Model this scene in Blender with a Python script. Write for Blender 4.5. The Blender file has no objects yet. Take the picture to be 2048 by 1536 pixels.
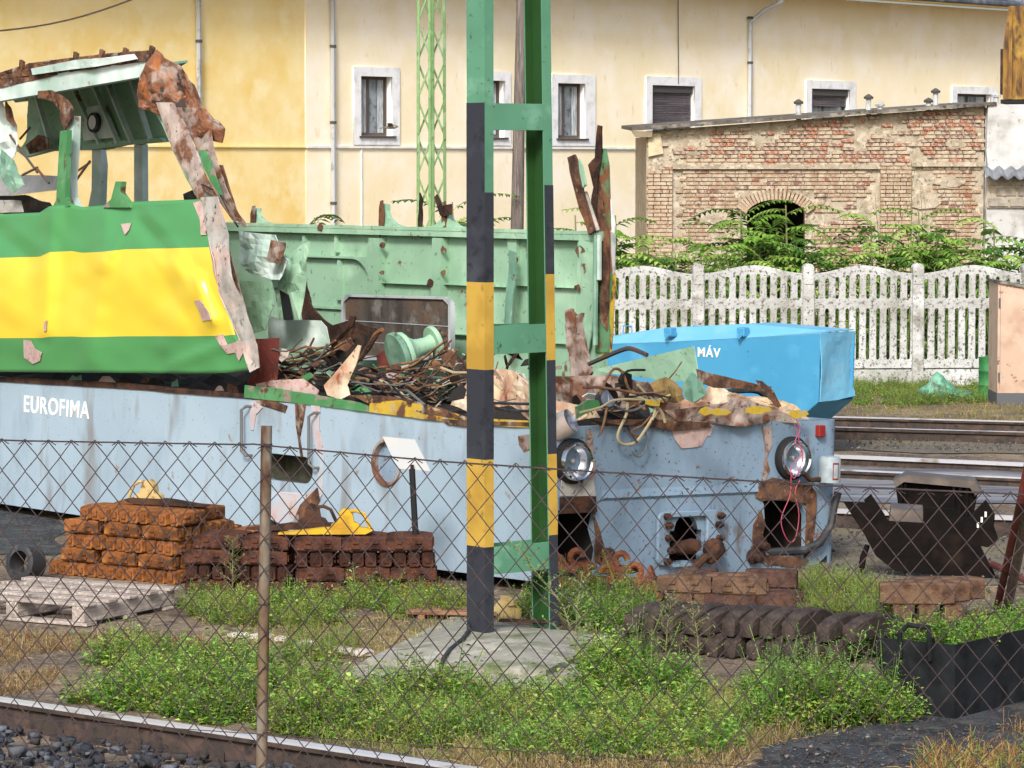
import bpy, bmesh, math, random
import numpy as np
from mathutils import Vector, Matrix, noise, Euler
from mathutils.geometry import tessellate_polygon

random.seed(7); RNG = np.random.default_rng(7)
SC = bpy.context.scene
COL = SC.collection
R = math.radians

# ------------------------------------------------------------------ camera
F = 6750.0; CAMH = 3.1; PITCH = math.atan(447.0 / F)
cam_data = bpy.data.cameras.new('camera'); cam_data.sensor_width = 36.0
cam_data.lens = 36.0 * F / 2048.0; cam_data.clip_start = 0.5; cam_data.clip_end = 2000
cam = bpy.data.objects.new('camera', cam_data); COL.objects.link(cam)
cam.location = (0, 0, CAMH); cam.rotation_euler = (math.pi / 2 - PITCH, 0, 0)
SC.camera = cam

# ------------------------------------------------------------------ light
SUN_EL, SUN_AZ = R(38), math.atan2(-0.2, -0.98)       # direction towards the sun: over the photographer's left shoulder
world = bpy.data.worlds.new('World'); SC.world = world; world.use_nodes = True
wn = world.node_tree.nodes; wl = world.node_tree.links
sky = wn.new('ShaderNodeTexSky'); sky.sky_type = 'NISHITA'; sky.sun_disc = False
sky.sun_elevation = SUN_EL; sky.sun_rotation = SUN_AZ; sky.air_density = 1.0; sky.dust_density = 4.0; sky.ozone_density = 0.6
wn['Background'].inputs['Strength'].default_value = 0.15
wl.new(sky.outputs[0], wn['Background'].inputs['Color'])
sd = bpy.data.lights.new('sun', 'SUN'); sd.energy = 2.6; sd.angle = R(12); sd.color = (1.0, 0.985, 0.965)
sun = bpy.data.objects.new('sun', sd); COL.objects.link(sun)
sv = Vector((math.sin(SUN_AZ) * math.cos(SUN_EL), math.cos(SUN_AZ) * math.cos(SUN_EL), math.sin(SUN_EL)))
sun.rotation_euler = sv.to_track_quat('Z', 'Y').to_euler(); sun.location = sv * 60
SC.view_settings.view_transform = 'Standard'; SC.view_settings.look = 'None'
SC.view_settings.exposure = 0.38; SC.view_settings.gamma = 1.0; SC.view_settings.use_curve_mapping = False
SC.cycles.use_adaptive_sampling = True; SC.cycles.adaptive_threshold = .02
SC.cycles.max_bounces = 4; SC.cycles.diffuse_bounces = 3; SC.cycles.glossy_bounces = 3; SC.cycles.transparent_max_bounces = 6

# ------------------------------------------------------------------ pixel rays
CAMP = Vector((0, 0, CAMH))
def ray(x, y):
    u = (x - 1024) / F; v = (768 - y) / F; c, s = math.cos(PITCH), math.sin(PITCH)
    return Vector((u, c + v * s, -s + v * c))
def at(x, y, Y):
    d = ray(x, y); return CAMP + d * (Y / d.y)
def gnd(x, y, z=0.0):
    d = ray(x, y); return CAMP + d * ((z - CAMH) / d.z)
class Fr:
    """a thing's own frame: local x,y,z -> world; on() drops a photo pixel onto a local plane of the thing"""
    def __init__(s, loc, rz=0.0, roll=0.0):
        s.M = Matrix.Translation(loc) @ Euler((0, roll, rz), 'XYZ').to_matrix().to_4x4()
        s.I = s.M.inverted()
    def on(s, ax, val, x, y):
        o = s.I @ CAMP; d = s.I.to_3x3() @ ray(x, y)
        return o + d * ((val - o[ax]) / d[ax])
    def loc(s, w): return s.I @ w

# ------------------------------------------------------------------ materials
def lin(h):
    h = h.lstrip('#'); o = []
    for i in (0, 2, 4):
        c = int(h[i:i + 2], 16) / 255
        o.append(c / 12.92 if c <= .04045 else ((c + .055) / 1.055) ** 2.4)
    return tuple(o) + (1.0,)
MATS = {}
def mat(name, col, rough=.7, metal=0.0, layers=(), bump=0.0, bscale=40.0, rnd=0.0, attr=False, spec=.4, bands=None, zgrain=None, sat=1.0):
    """layers: (hex, scale, threshold, softness[, stretch, detail]) patches of another colour over the base"""
    if name in MATS: return MATS[name]
    m = bpy.data.materials.new(name); m.use_nodes = True; nt = m.node_tree; N = nt.nodes; L = nt.links
    b = N['Principled BSDF']; b.inputs['Roughness'].default_value = rough; b.inputs['Metallic'].default_value = metal
    b.inputs['Specular IOR Level'].default_value = spec
    tc = N.new('ShaderNodeTexCoord')
    if attr:
        a = N.new('ShaderNodeAttribute'); a.attribute_name = 'Col'; cur = a.outputs['Color']
    elif bands:
        uv = N.new('ShaderNodeSeparateXYZ'); L.new(tc.outputs['UV'], uv.inputs[0])
        r = N.new('ShaderNodeValToRGB'); r.color_ramp.interpolation = 'CONSTANT'
        e = r.color_ramp.elements
        for i, (p, h) in enumerate(bands):
            el = e[i] if i < 2 else e.new(p)
            el.position = p; el.color = lin(h)
        L.new(uv.outputs[1], r.inputs[0]); cur = r.outputs[0]
    else:
        c = N.new('ShaderNodeRGB'); c.outputs[0].default_value = lin(col); cur = c.outputs[0]
    if rnd:
        oi = N.new('ShaderNodeObjectInfo'); mr = N.new('ShaderNodeMapRange')
        mr.inputs['To Min'].default_value = 1 - rnd; mr.inputs['To Max'].default_value = 1 + rnd
        L.new(oi.outputs['Random'], mr.inputs['Value'])
        hs = N.new('ShaderNodeHueSaturation'); L.new(mr.outputs[0], hs.inputs['Value']); L.new(cur, hs.inputs['Color']); cur = hs.outputs[0]
    rf = None
    for i, ly in enumerate(layers):
        h, sc, th, w = ly[:4]; st = ly[4] if len(ly) > 4 else (1, 1, 1); det = ly[5] if len(ly) > 5 else 3
        mp = N.new('ShaderNodeMapping'); mp.inputs['Scale'].default_value = st; mp.inputs['Location'].default_value = (i * 3.7 + len(name), i * 1.3, i * 2.1)
        L.new(tc.outputs['Object'], mp.inputs[0])
        n = N.new('ShaderNodeTexNoise'); n.inputs['Scale'].default_value = sc; n.inputs['Detail'].default_value = det; n.inputs['Roughness'].default_value = .62
        L.new(mp.outputs[0], n.inputs['Vector'])
        k = N.new('ShaderNodeMapRange'); k.inputs['From Min'].default_value = th - w; k.inputs['From Max'].default_value = th + w
        L.new(n.outputs['Fac'], k.inputs['Value'])
        mx = N.new('ShaderNodeMix'); mx.data_type = 'RGBA'
        L.new(k.outputs[0], mx.inputs['Factor']); L.new(cur, mx.inputs[6]); mx.inputs[7].default_value = lin(h); cur = mx.outputs[2]
    L.new(cur, b.inputs['Base Color'])
    if bump:
        n = N.new('ShaderNodeTexNoise'); n.inputs['Scale'].default_value = bscale; n.inputs['Detail'].default_value = 3
        L.new(tc.outputs['Object'], n.inputs['Vector'])
        bp = N.new('ShaderNodeBump'); bp.inputs['Strength'].default_value = bump; bp.inputs['Distance'].default_value = .02
        L.new(n.outputs['Fac'], bp.inputs['Height']); L.new(bp.outputs[0], b.inputs['Normal'])
    MATS[name] = m; return m
def leafmat(name):
    if name in MATS: return MATS[name]
    m = mat(name, '#ffffff', rough=.65, attr=True, spec=.25); nt = m.node_tree; b = nt.nodes['Principled BSDF']
    tr = nt.nodes.new('ShaderNodeBsdfTranslucent'); ms = nt.nodes.new('ShaderNodeMixShader'); ms.inputs[0].default_value = .3
    a = [n for n in nt.nodes if n.bl_idname == 'ShaderNodeAttribute'][0]
    nt.links.new(a.outputs['Color'], tr.inputs[0]); nt.links.new(b.outputs[0], ms.inputs[1]); nt.links.new(tr.outputs[0], ms.inputs[2])
    nt.links.new(ms.outputs[0], nt.nodes['Material Output'].inputs[0]); return m

# ------------------------------------------------------------------ objects
def tag(o, label=None, cat=None, group=None, kind=None):
    if label: o['label'] = label
    if cat: o['category'] = cat
    if group: o['group'] = group
    if kind: o['kind'] = kind
    return o
def empty(name, fr, label=None, cat=None, group=None, kind=None):
    o = bpy.data.objects.new(name, None); COL.objects.link(o); o.matrix_world = fr.M if isinstance(fr, Fr) else Matrix.Translation(fr)
    o.empty_display_size = .2
    return tag(o, label, cat, group, kind)
def link(name, me, m, parent=None):
    o = bpy.data.objects.new(name, me); COL.objects.link(o)
    if m is not None and not me.materials: me.materials.append(MATS[m] if isinstance(m, str) else m)
    if parent is not None: o.parent = parent
    return o
class B:
    """collects shapes; build() makes ONE mesh object"""
    def __init__(s): s.v = []; s.f = []
    def add(s, vs, fs):
        k = len(s.v); s.v += [tuple(p) for p in vs]; s.f += [tuple(i + k for i in f) for f in fs]; return s
    def box(s, x0, x1, y0, y1, z0, z1, M=None):
        vs = [Vector((x, y, z)) for z in (z0, z1) for y in (y0, y1) for x in (x0, x1)]
        if M is not None: vs = [M @ p for p in vs]
        return s.add(vs, [(0, 2, 3, 1), (4, 5, 7, 6), (0, 1, 5, 4), (2, 6, 7, 3), (0, 4, 6, 2), (1, 3, 7, 5)])
    def hexa(s, a, b):                       # two quads (4 points each) joined
        return s.add(list(a) + list(b), [(3, 2, 1, 0), (4, 5, 6, 7), (0, 1, 5, 4), (1, 2, 6, 5), (2, 3, 7, 6), (3, 0, 4, 7)])
    def cbox(s, x0, x1, y0, y1, z0, z1, c=.01, M=None):    # chamfered box
        vs = []; fs = []
        X = (x0, x1); Y = (y0, y1); Z = (z0, z1); idx = {}
        for i in (0, 1):
            for j in (0, 1):
                for k in (0, 1):
                    sx, sy, sz = (1 - 2 * i), (1 - 2 * j), (1 - 2 * k)
                    for a in range(3):
                        p = [X[i] + sx * c, Y[j] + sy * c, Z[k] + sz * c]; p[a] = (X[i], Y[j], Z[k])[a]
                        idx[(i, j, k, a)] = len(vs); vs.append(Vector(p))
        for a in range(3):
            b_, c_ = (a + 1) % 3, (a + 2) % 3
            for sgn in (0, 1):
                ring = []
                for (u, w) in ((0, 0), (1, 0), (1, 1), (0, 1)):
                    q = [0, 0, 0]; q[a] = sgn; q[b_] = u; q[c_] = w; ring.append(idx[(q[0], q[1], q[2], a)])
                fs.append(tuple(ring) if sgn else tuple(reversed(ring)))
            for u in (0, 1):
                for w in (0, 1):
                    q0 = [0, 0, 0]; q0[b_] = u; q0[c_] = w; q1 = list(q0); q1[a] = 1
                    fs.append((idx[(*q0, b_)], idx[(*q1, b_)], idx[(*q1, c_)], idx[(*q0, c_)]))
        for i in (0, 1):
            for j in (0, 1):
                for k in (0, 1): fs.append((idx[(i, j, k, 0)], idx[(i, j, k, 1)], idx[(i, j, k, 2)]))
        if M is not None: vs = [M @ p for p in vs]
        return s.add(vs, fs)
    def tube(s, path, r, n=6, cap=True):
        path = [Vector(p) for p in path]; k = len(path); rr = r if isinstance(r, (list, tuple)) else [r] * k
        vs = []; fs = []; up = None
        for i, p in enumerate(path):
            t = (path[min(i + 1, k - 1)] - path[max(i - 1, 0)])
            if t.length < 1e-9: t = Vector((0, 0, 1))
            t.normalize()
            if up is None:
                up = Vector((0, 0, 1)) if abs(t.z) < .9 else Vector((1, 0, 0))
            a = t.cross(up)
            if a.length < 1e-6: a = t.orthogonal()
            a.normalize(); bb = a.cross(t).normalized(); up = bb
            for j in range(n):
                th = 2 * math.pi * (j + .5) / n; vs.append(p + (a * math.cos(th) + bb * math.sin(th)) * rr[i])
        for i in range(k - 1):
            for j in range(n):
                q = (j + 1) % n; fs.append((i * n + j, i * n + q, (i + 1) * n + q, (i + 1) * n + j))
        if cap: fs.append(tuple(reversed(range(n)))); fs.append(tuple(range((k - 1) * n, k * n)))
        return s.add(vs, fs)
    def lathe(s, prof, M=None, n=20, cap=True):        # prof [(r,z)] about local z
        vs = []; fs = []; k = len(prof)
        for (r, z) in prof:
            for j in range(n):
                th = 2 * math.pi * j / n; vs.append(Vector((r * math.cos(th), r * math.sin(th), z)))
        for i in range(k - 1):
            for j in range(n):
                q = (j + 1) % n; fs.append((i * n + j, i * n + q, (i + 1) * n + q, (i + 1) * n + j))
        if cap and prof[0][0] > 1e-6: fs.append(tuple(reversed(range(n))))
        if cap and prof[-1][0] > 1e-6: fs.append(tuple(range((k - 1) * n, k * n)))
        if M is not None: vs = [M @ p for p in vs]
        return s.add(vs, fs)
    def prism(s, pts, off):                  # closed 3-D polygon pushed along off
        pts = [Vector(p) for p in pts]; off = Vector(off); n = len(pts)
        tri = tessellate_polygon([pts])
        fs = [tuple(t) for t in tri] + [tuple(n + i for i in reversed(t)) for t in tri]
        fs += [(i, (i + 1) % n, n + (i + 1) % n, n + i) for i in range(n)]
        return s.add(pts + [p + off for p in pts], fs)
    def mesh(s, name, smooth=False):
        me = bpy.data.meshes.new(name); me.from_pydata(s.v, [], s.f)
        bm = bmesh.new(); bm.from_mesh(me); bmesh.ops.recalc_face_normals(bm, faces=bm.faces); bm.to_mesh(me); bm.free()
        if smooth:
            me.polygons.foreach_set('use_smooth', [True] * len(me.polygons))
            try: me.set_sharp_from_angle(angle=R(40))
            except Exception: pass
        me.update(); return me
    def build(s, name, m, parent=None, smooth=False):
        return link(name, s.mesh(name, smooth), m, parent)
    def solo(s, name, m, label, cat, group=None, smooth=False, kind=None, fr=None):
        """a top-level one-mesh thing, origin at its base; fr: vertices given in that frame"""
        vs = [Vector(p) for p in s.v]
        if fr is not None: vs = [fr.M @ p for p in vs]
        c = sum(vs, Vector()) / len(vs); c.z = min(p.z for p in vs)
        s.v = [tuple(p - c) for p in vs]
        o = link(name, s.mesh(name, smooth), m); o.location = c
        return tag(o, label, cat, group, kind)
def shape(name, outer, holes, th, m, parent, plane='xz', pos=0.0, bevel=0.0):
    """flat plate with real holes; outer/holes 2-D, put on the xz (y=pos) or yz (x=pos) plane, th thick (towards +axis)"""
    cu = bpy.data.curves.new(name, 'CURVE'); cu.dimensions = '2D'; cu.fill_mode = 'BOTH'; cu.extrude = th / 2 - bevel; cu.bevel_depth = bevel; cu.bevel_resolution = 0
    cu.offset = -bevel
    for ring in [outer] + list(holes):
        sp = cu.splines.new('POLY'); sp.points.add(len(ring) - 1); sp.use_cyclic_u = True
        for p, q in zip(sp.points, ring): p.co = (q[0], q[1], 0, 1)
    t = bpy.data.objects.new('tmp', cu); COL.objects.link(t)
    me = bpy.data.meshes.new_from_object(t.evaluated_get(bpy.context.evaluated_depsgraph_get()))
    bpy.data.objects.remove(t); bpy.data.curves.remove(cu)
    me.name = name; me.materials.clear()
    if plane == 'xz': M = Matrix(((1, 0, 0, 0), (0, 0, 1, pos + th / 2), (0, 1, 0, 0), (0, 0, 0, 1)))
    elif plane == 'yz': M = Matrix(((0, 0, 1, pos + th / 2), (1, 0, 0, 0), (0, 1, 0, 0), (0, 0, 0, 1)))
    else: M = Matrix.Translation((0, 0, pos + th / 2))
    me.transform(M)
    if plane == 'xz': me.flip_normals()
    return link(name, me, m, parent)
def patch(name, pts, m, parent, nrm, amp=.02, cuts=3, th=.006, seed=0, fr=2.5, bend=None, fold=0.0):
    """a torn metal sheet: outline pts (3-D), subdivided, crumpled along nrm, with real thickness"""
    bm = bmesh.new(); vs = [bm.verts.new(p) for p in pts]; f = bm.faces.new(vs)
    bmesh.ops.triangulate(bm, faces=[f])
    for _ in range(cuts):
        longe = [e for e in bm.edges if e.calc_length() > .09]
        if longe: bmesh.ops.subdivide_edges(bm, edges=longe, cuts=1, use_grid_fill=False); bmesh.ops.triangulate(bm, faces=bm.faces[:])
    nrm = Vector(nrm).normalized()
    for v in bm.verts:
        p = v.co * fr + Vector((seed * 3.1, seed * 1.7, seed * 2.3))
        d = noise.noise(p) + .5 * noise.noise(p * 2.3) + .25 * noise.noise(p * 5.1)
        if fold: d += fold * (abs(math.sin(p.x * 1.7 + p.z * 1.1 + p.y)) - .5)
        if bend: v.co += nrm * bend(v.co)
        v.co += nrm * d * amp
    me = bpy.data.meshes.new(name); bm.to_mesh(me); bm.free()
    o = link(name, me, m, parent)
    s = o.modifiers.new('thickness', 'SOLIDIFY'); s.thickness = th; s.offset = 0
    return o
def resolo(o, label, cat, group=None, fr=None):
    """turn a parentless patch (given in fr) into a top-level thing with its origin at its base"""
    me = o.data
    if fr is not None: me.transform(fr.M)
    vs = [v.co for v in me.vertices]; c = sum(vs, Vector()) / len(vs); c.z = min(p.z for p in vs)
    me.transform(Matrix.Translation(-c)); o.location = c
    return tag(o, label, cat, group)
def text(name, body, size, M, m, parent, ext=.002, sx=1.0, shear=0):
    cu = bpy.data.curves.new(name, 'FONT'); cu.body = body; cu.size = size; cu.extrude = ext; cu.align_x = 'CENTER'; cu.align_y = 'CENTER'; cu.offset = .003; cu.space_character = 1.12
    t = bpy.data.objects.new('tmp', cu); COL.objects.link(t)
    me = bpy.data.meshes.new_from_object(t.evaluated_get(bpy.context.evaluated_depsgraph_get()))
    bpy.data.objects.remove(t); bpy.data.curves.remove(cu); me.name = name; me.materials.clear()
    me.transform(M @ Matrix.Diagonal((sx, 1, 1, 1)))
    return link(name, me, m, parent)
def copies(src, label=None):
    o = src.copy(); COL.objects.link(o)
    if label: o['label'] = label
    return o
def ell(cx, cy, rx, ry, n=24): return [(cx + rx * math.cos(2 * math.pi * i / n), cy + ry * math.sin(2 * math.pi * i / n)) for i in range(n)]
def rrect(x0, x1, y0, y1, r, k=4):
    o = []
    for cx, cy, a in ((x1 - r, y1 - r, 0), (x0 + r, y1 - r, 90), (x0 + r, y0 + r, 180), (x1 - r, y0 + r, 270)):
        for i in range(k + 1):
            t = R(a + 90 * i / k); o.append((cx + r * math.cos(t), cy + r * math.sin(t)))
    return o
def npmesh(name, V, Fq, C, m, parent=None, smooth=False):
    """big vertex soup: V (n,3), Fq (m,4) or (m,3), C (n,3) linear colours"""
    me = bpy.data.meshes.new(name); n = len(V); k = Fq.shape[1]
    me.vertices.add(n); me.vertices.foreach_set('co', V.astype(np.float32).ravel())
    me.loops.add(Fq.size); me.loops.foreach_set('vertex_index', Fq.astype(np.int32).ravel())
    me.polygons.add(len(Fq)); me.polygons.foreach_set('loop_start', np.arange(0, Fq.size, k, dtype=np.int32))
    me.update(calc_edges=True)
    if C is not None:
        a = me.color_attributes.new('Col', 'FLOAT_COLOR', 'POINT'); cc = np.ones((n, 4), np.float32); cc[:, :3] = C; a.data.foreach_set('color', cc.ravel())
    if smooth: me.polygons.foreach_set('use_smooth', [True] * len(me.polygons))
    return link(name, me, m, parent)
def gz(x, y):                                # height of the yard at a place
    return .02 * noise.noise(Vector((x * .6, y * .6, 0))) + .003 * noise.noise(Vector((x * 2.3, y * 2.3, 4)))
# ================================================================== the ground
def axis(lo, hi, f0, f1, step):
    a = list(np.arange(f0, f1, step)); k = step; p = f0
    pre = []
    while p > lo: k *= 1.35; p -= k; pre.append(p)
    post = []; k = step; p = a[-1]
    while p < hi: k *= 1.35; p += k; post.append(p)
    return pre[::-1] + a + post
gx = axis(-300, 300, -6, 9, .3); gy = axis(-60, 500, 12, 48, .3)
b = B(); W = len(gx)
for yy in gy:
    for xx in gx: b.v.append((xx, yy, gz(xx, yy) if (-8 < xx < 11 and 10 < yy < 50) else 0))
for j in range(len(gy) - 1):
    for i in range(W - 1): b.f.append((j * W + i, j * W + i + 1, (j + 1) * W + i + 1, (j + 1) * W + i))
mat('soil', '#75695b', .95, layers=[('#5b5046', .5, .5, .12), ('#94836c', .9, .56, .1), ('#4a443f', 7, .58, .08), ('#9b9180', 26, .62, .05), ('#3f3a35', 40, .62, .04)], bump=.7, bscale=30, spec=.1)
o = b.build('ground', 'soil'); tag(o, kind='structure')

def blob_sheet(name, px, m, z, rough=.12, seed=1, zf=True, n=6):
    """ground patch from photo outline, edge made uneven, laid a few mm proud of the soil"""
    pts = [gnd(*p) for p in px]; out = []
    for i in range(len(pts)):
        a, c = pts[i], pts[(i + 1) % len(pts)]
        for k in range(n):
            q = a.lerp(c, k / n); q = q + Vector((noise.noise(q * 1.3 + Vector((seed, 0, 0))), noise.noise(q * 1.3 + Vector((0, seed, 9))), 0)) * rough; out.append(q)
    bm = bmesh.new(); f = bm.faces.new([bm.verts.new(p) for p in out]); bmesh.ops.triangulate(bm, faces=[f])
    for _ in range(3):
        le = [e for e in bm.edges if e.calc_length() > .35]
        if le: bmesh.ops.subdivide_edges(bm, edges=le, cuts=1); bmesh.ops.triangulate(bm, faces=bm.faces[:])
    for v in bm.verts: v.co.z = (gz(v.co.x, v.co.y) if zf else 0) + z
    bmesh.ops.recalc_face_normals(bm, faces=bm.faces)
    me = bpy.data.meshes.new(name); bm.to_mesh(me); bm.free()
    if me.polygons and me.polygons[0].normal.z < 0: me.flip_normals()
    o = link(name, me, m); return tag(o, kind='structure')
mat('black_soil', '#3c4045', .9, layers=[('#2b2d30', 2, .5, .1), ('#6d6f70', 34, .62, .04), ('#50504c', 6, .58, .06)], bump=.8, bscale=45, spec=.2)  # dark soil colour, also lent to the painted shade beside the locomotive
blob_sheet('path', [(1480, 1600), (1520, 1475), (1640, 1438), (1760, 1425), (2150, 1390), (2150, 1600)], 'black_soil', .008, .2, 3)
mat('wet_yard', '#6f7076', .55, layers=[('#8f8e8f', 1.2, .52, .08, (.25, 2.2, 1)), ('#4c4b50', 3, .56, .06, (.3, 3, 1)), ('#3b3a3e', 1.6, .62, .03, (.2, 5, 1))], bump=.5, bscale=12, spec=.4)
blob_sheet('painted_shade', [(-120, 1020), (60, 1022), (140, 1060), (110, 1110), (40, 1105), (-120, 1120)], 'black_soil', .006, .2, 11)  # dark sheet painting in the shade under the locomotive's skirt
blob_sheet('yard_surface', [(1560, 935), (2250, 950), (2250, 1012), (1560, 1000)], 'wet_yard', .01, .3, 5)
mat('grey_gravel', '#6d675e', .95, layers=[('#524d49', 18, .55, .06), ('#8f887c', 30, .6, .05), ('#77705c', 1.2, .55, .1)], bump=1, bscale=40, spec=.1)
blob_sheet('gravel_path', [(1500, 856), (2250, 866), (2250, 908), (1500, 900)], 'grey_gravel', .01, .4, 6)
blob_sheet('gravel_yard', [(1650, 1035), (2250, 1045), (2250, 1165), (1900, 1175), (1640, 1160), (1560, 1120)], 'grey_gravel', .008, .3, 8)

# ================================================================== tracks
mat('rail_top', '#bdbec3', .3, .2, layers=[('#8b8078', 3, .6, .06)])
mat('rail_rust', '#3d342f', .8, .0, layers=[('#52423a', 6, .56, .08), ('#2b2624', 14, .57, .06)], bump=.2, bscale=60)
mat('concrete_sleeper', '#8d8e8c', .9, layers=[('#6b6b6a', 5, .55, .1), ('#a5a49e', 30, .6, .05)], bump=.3, bscale=50)
mat('wood_sleeper', '#4a4039', .95, layers=[('#352e2a', 6, .5, .1, (1, 8, 1))], bump=.5)
RAILP = [(-.075, 0), (.075, 0), (.075, .012), (.012, .03), (.009, .12), (.034, .135), (.036, .168), (-.036, .168), (-.034, .135), (-.009, .12), (-.012, .03), (-.075, .012)]
def rail_mesh(bld, a, c, z=0.0, h=1.0):
    a = Vector(a); c = Vector(c); d = (c - a).normalized(); n = Vector((d.y, -d.x, 0))
    bld.prism([a + n * p[0] + Vector((0, 0, z + p[1] * h)) for p in RAILP], c - a)
def track(name, px_a, px_b, ztop, label, cat, second, sleepers=True, ext=30, smat='concrete_sleeper', clips=False, shine=(.136, .16)):
    A = gnd(*px_a, ztop); C = gnd(*px_b, ztop); A.z = C.z = 0; d = (C - A).normalized(); n = Vector((d.y, -d.x, 0))
    if n.y > 0: n = -n                      # n points towards the camera
    fr = Fr(A, math.atan2(d.y, d.x)); e = empty(name, fr, label, cat)
    zb = ztop - .168
    for off in ([0] if second is None else [0, second]):
        pos = fr.loc(A + n * off).y
        b = B(); rail_mesh(b, (-ext, pos, 0), (ext, pos, 0), zb); rl = b.build('rail', 'rail_rust', e)
        b = B(); b.box(-ext, ext, pos - .0375, pos + .0375, zb + (.158 if clips else shine[1 if off else 0]), zb + .171); b.build('running_surface', 'rail_top', rl)
    if sleepers:
        pc = fr.loc(A + n * (second / 2)).y; k = int(ext * .45 / .6)
        for i in range(-k, k):
            b = B(); b.cbox(i * .6 - .13, i * .6 + .13, pc - 1.25, pc + 1.25, zb - .2, zb - .004, .02); b.build('sleeper', smat, e)
            if clips and -9 < i < 12:
                for off in (0, second):
                    pos = fr.loc(A + n * off).y
                    for sd in (-1, 1):
                        b = B(); b.cbox(i * .6 - .05, i * .6 + .05, pos + sd * .11 - .045, pos + sd * .11 + .045, zb - .003, zb + .035, .006)
                        b.tube([(i * .6, pos + sd * .115, zb + .03), (i * .6, pos + sd * .115, zb + .085)], .019, 6)
                        b.build('rail_clip', 'rail_rust', e)
    return e
TR = track('railway_track', (0, 1397), (950, 1538), .15, 'shiny worn railway track with bolted clips running below the weeds and wire mesh fence', 'track', 1.5, clips=True, ext=24)
track('railway_track', (1700, 834), (2048, 843), .14, 'brown railway track running along the foot of the white concrete fence', 'track', 1.5, smat='wood_sleeper', ext=40, shine=(.16, .168))
track('railway_track', (1700, 911), (2048, 926), .10, 'bright polished railway track sunk in the grey yard behind the blue skip', 'track', 1.5, smat='wood_sleeper', ext=40, sleepers=False)
track('steel_rail', (1690, 1019), (2048, 1033), .17, 'single shiny rail behind the dark steel plough scrap', 'rail', None, sleepers=False, ext=14)

# ballast of the near track
def stones(name, pts, smin, smax, cols, m, label):
    ico = bmesh.new(); bmesh.ops.create_cube(ico, size=1.3); bmesh.ops.triangulate(ico, faces=ico.faces[:])
    bv = np.array([v.co[:] for v in ico.verts]); bf = np.array([[v.index for v in f.verts] for f in ico.faces]); ico.free()
    n = len(pts); V = np.empty((n, len(bv), 3)); C = np.empty((n, len(bv), 3))
    for i, p in enumerate(pts):
        s = smin + (smax - smin) * RNG.random() ** 2; q = bv * (1 + RNG.normal(0, .28, bv.shape).clip(-.5, .5)) * s * np.array([1, .8 + .4 * RNG.random(), .55 + .3 * RNG.random()])
        a = RNG.random() * 6.28; ca, sa = math.cos(a), math.sin(a); q = np.stack([q[:, 0] * ca - q[:, 1] * sa, q[:, 0] * sa + q[:, 1] * ca, q[:, 2]], 1)
        V[i] = q + np.array([p[0], p[1], p[2] + s * .25]); C[i] = np.array(lin(random.choice(cols))[:3]) * (.75 + .5 * RNG.random())
    Fq = (bf[None] + (np.arange(n) * len(bv))[:, None, None]).reshape(-1, 3)
    o = npmesh(name, V.reshape(-1, 3), Fq, C.reshape(-1, 3), m); return tag(o, label, 'stones', kind='stuff')
mat('stone_col', '#fff', .85, attr=True, spec=.3, bump=.4, bscale=60)
trf = Fr(TR.location, TR.rotation_euler.z)
pts = []
for _ in range(9000):
    u = random.uniform(-3.5, 7); w = random.choice([random.uniform(-3.2, -.1), random.uniform(-3.2, .25)])
    if abs(w) < .09 or abs(w + 1.5) < .09: continue
    k = abs((u / .6 + .5) % 1 - .5)
    if k < .2 and w < .0 and random.random() < .8: continue       # sleepers show
    p = trf.M @ Vector((u, w, 0)); pts.append((p.x, p.y, gz(p.x, p.y) + (.03 if random.random() < .4 else -.005)))
stones('ballast', pts, .018, .05, ['#3b4049', '#2f333a', '#474c55', '#2a2c31', '#565a61', '#3d3b3a'], 'stone_col', 'dark blue-grey ballast stones around the near rail')
pts = []
for _ in range(420):
    p = gnd(random.uniform(1560, 2100), random.uniform(1450, 1560)); pts.append((p.x, p.y, gz(p.x, p.y) + .012))
for _ in range(900):
    p = gnd(random.uniform(1650, 2100), random.uniform(1040, 1190)); pts.append((p.x, p.y, gz(p.x, p.y) + .02))
for _ in range(900):
    p = gnd(random.uniform(1690, 2100), random.uniform(858, 905)); pts.append((p.x, p.y, gz(p.x, p.y) + .03))
stones('gravel', pts, .005, .016, ['#5d5a56', '#4a4744', '#76726b', '#3a3836'], 'stone_col', 'loose grey gravel scattered over the bare yard')

# ================================================================== the long yellow building
BF = Fr(at(705, 700, 72.0) * Vector((1, 1, 0)) if False else Vector((at(705, 700, 72.0).x, 72.0, 0)), math.atan2(.777, .63))
bl = empty('station_building', BF, 'long yellow plastered building with white framed windows behind the yard', 'building')
mat('plaster_pale', '#f4e8ca', .95, layers=[('#eddfb8', .5, .56, .15), ('#f7eedb', 1.1, .55, .12), ('#e6d5ac', 5, .67, .05, (1, 1, .35)), ('#b8a47c', 28, .72, .03)], bump=.25, bscale=60, spec=.1)
mat('plaster_yellow', '#f0dba0', .95, layers=[('#e8c876', .7, .56, .15), ('#f2e2b0', 1.4, .58, .1), ('#cfb074', 22, .72, .03)], bump=.25, bscale=60, spec=.1)
mat('white_paint', '#e6e8ea', .8, layers=[('#c9cccf', 3, .58, .1)])
mat('grey_pipe', '#bcc1c6', .5, .3, layers=[('#94999e', 4, .6, .06)])
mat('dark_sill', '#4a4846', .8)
mat('window_glass', '#79838b', .15, 0, layers=[('#9fa8ae', 1.5, .5, .15), ('#565d63', 4, .6, .05)], spec=.8)
mat('curtain', '#aeb4b8', .9, layers=[('#7c8288', 9, .52, .08, (6, 1, .4))])
mat('window_wood', '#544a44', .8)
mat('roof_slate', '#5b6069', .7, layers=[('#454a52', 3, .5, .1), ('#777c84', 1, .6, .05)])
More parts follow.
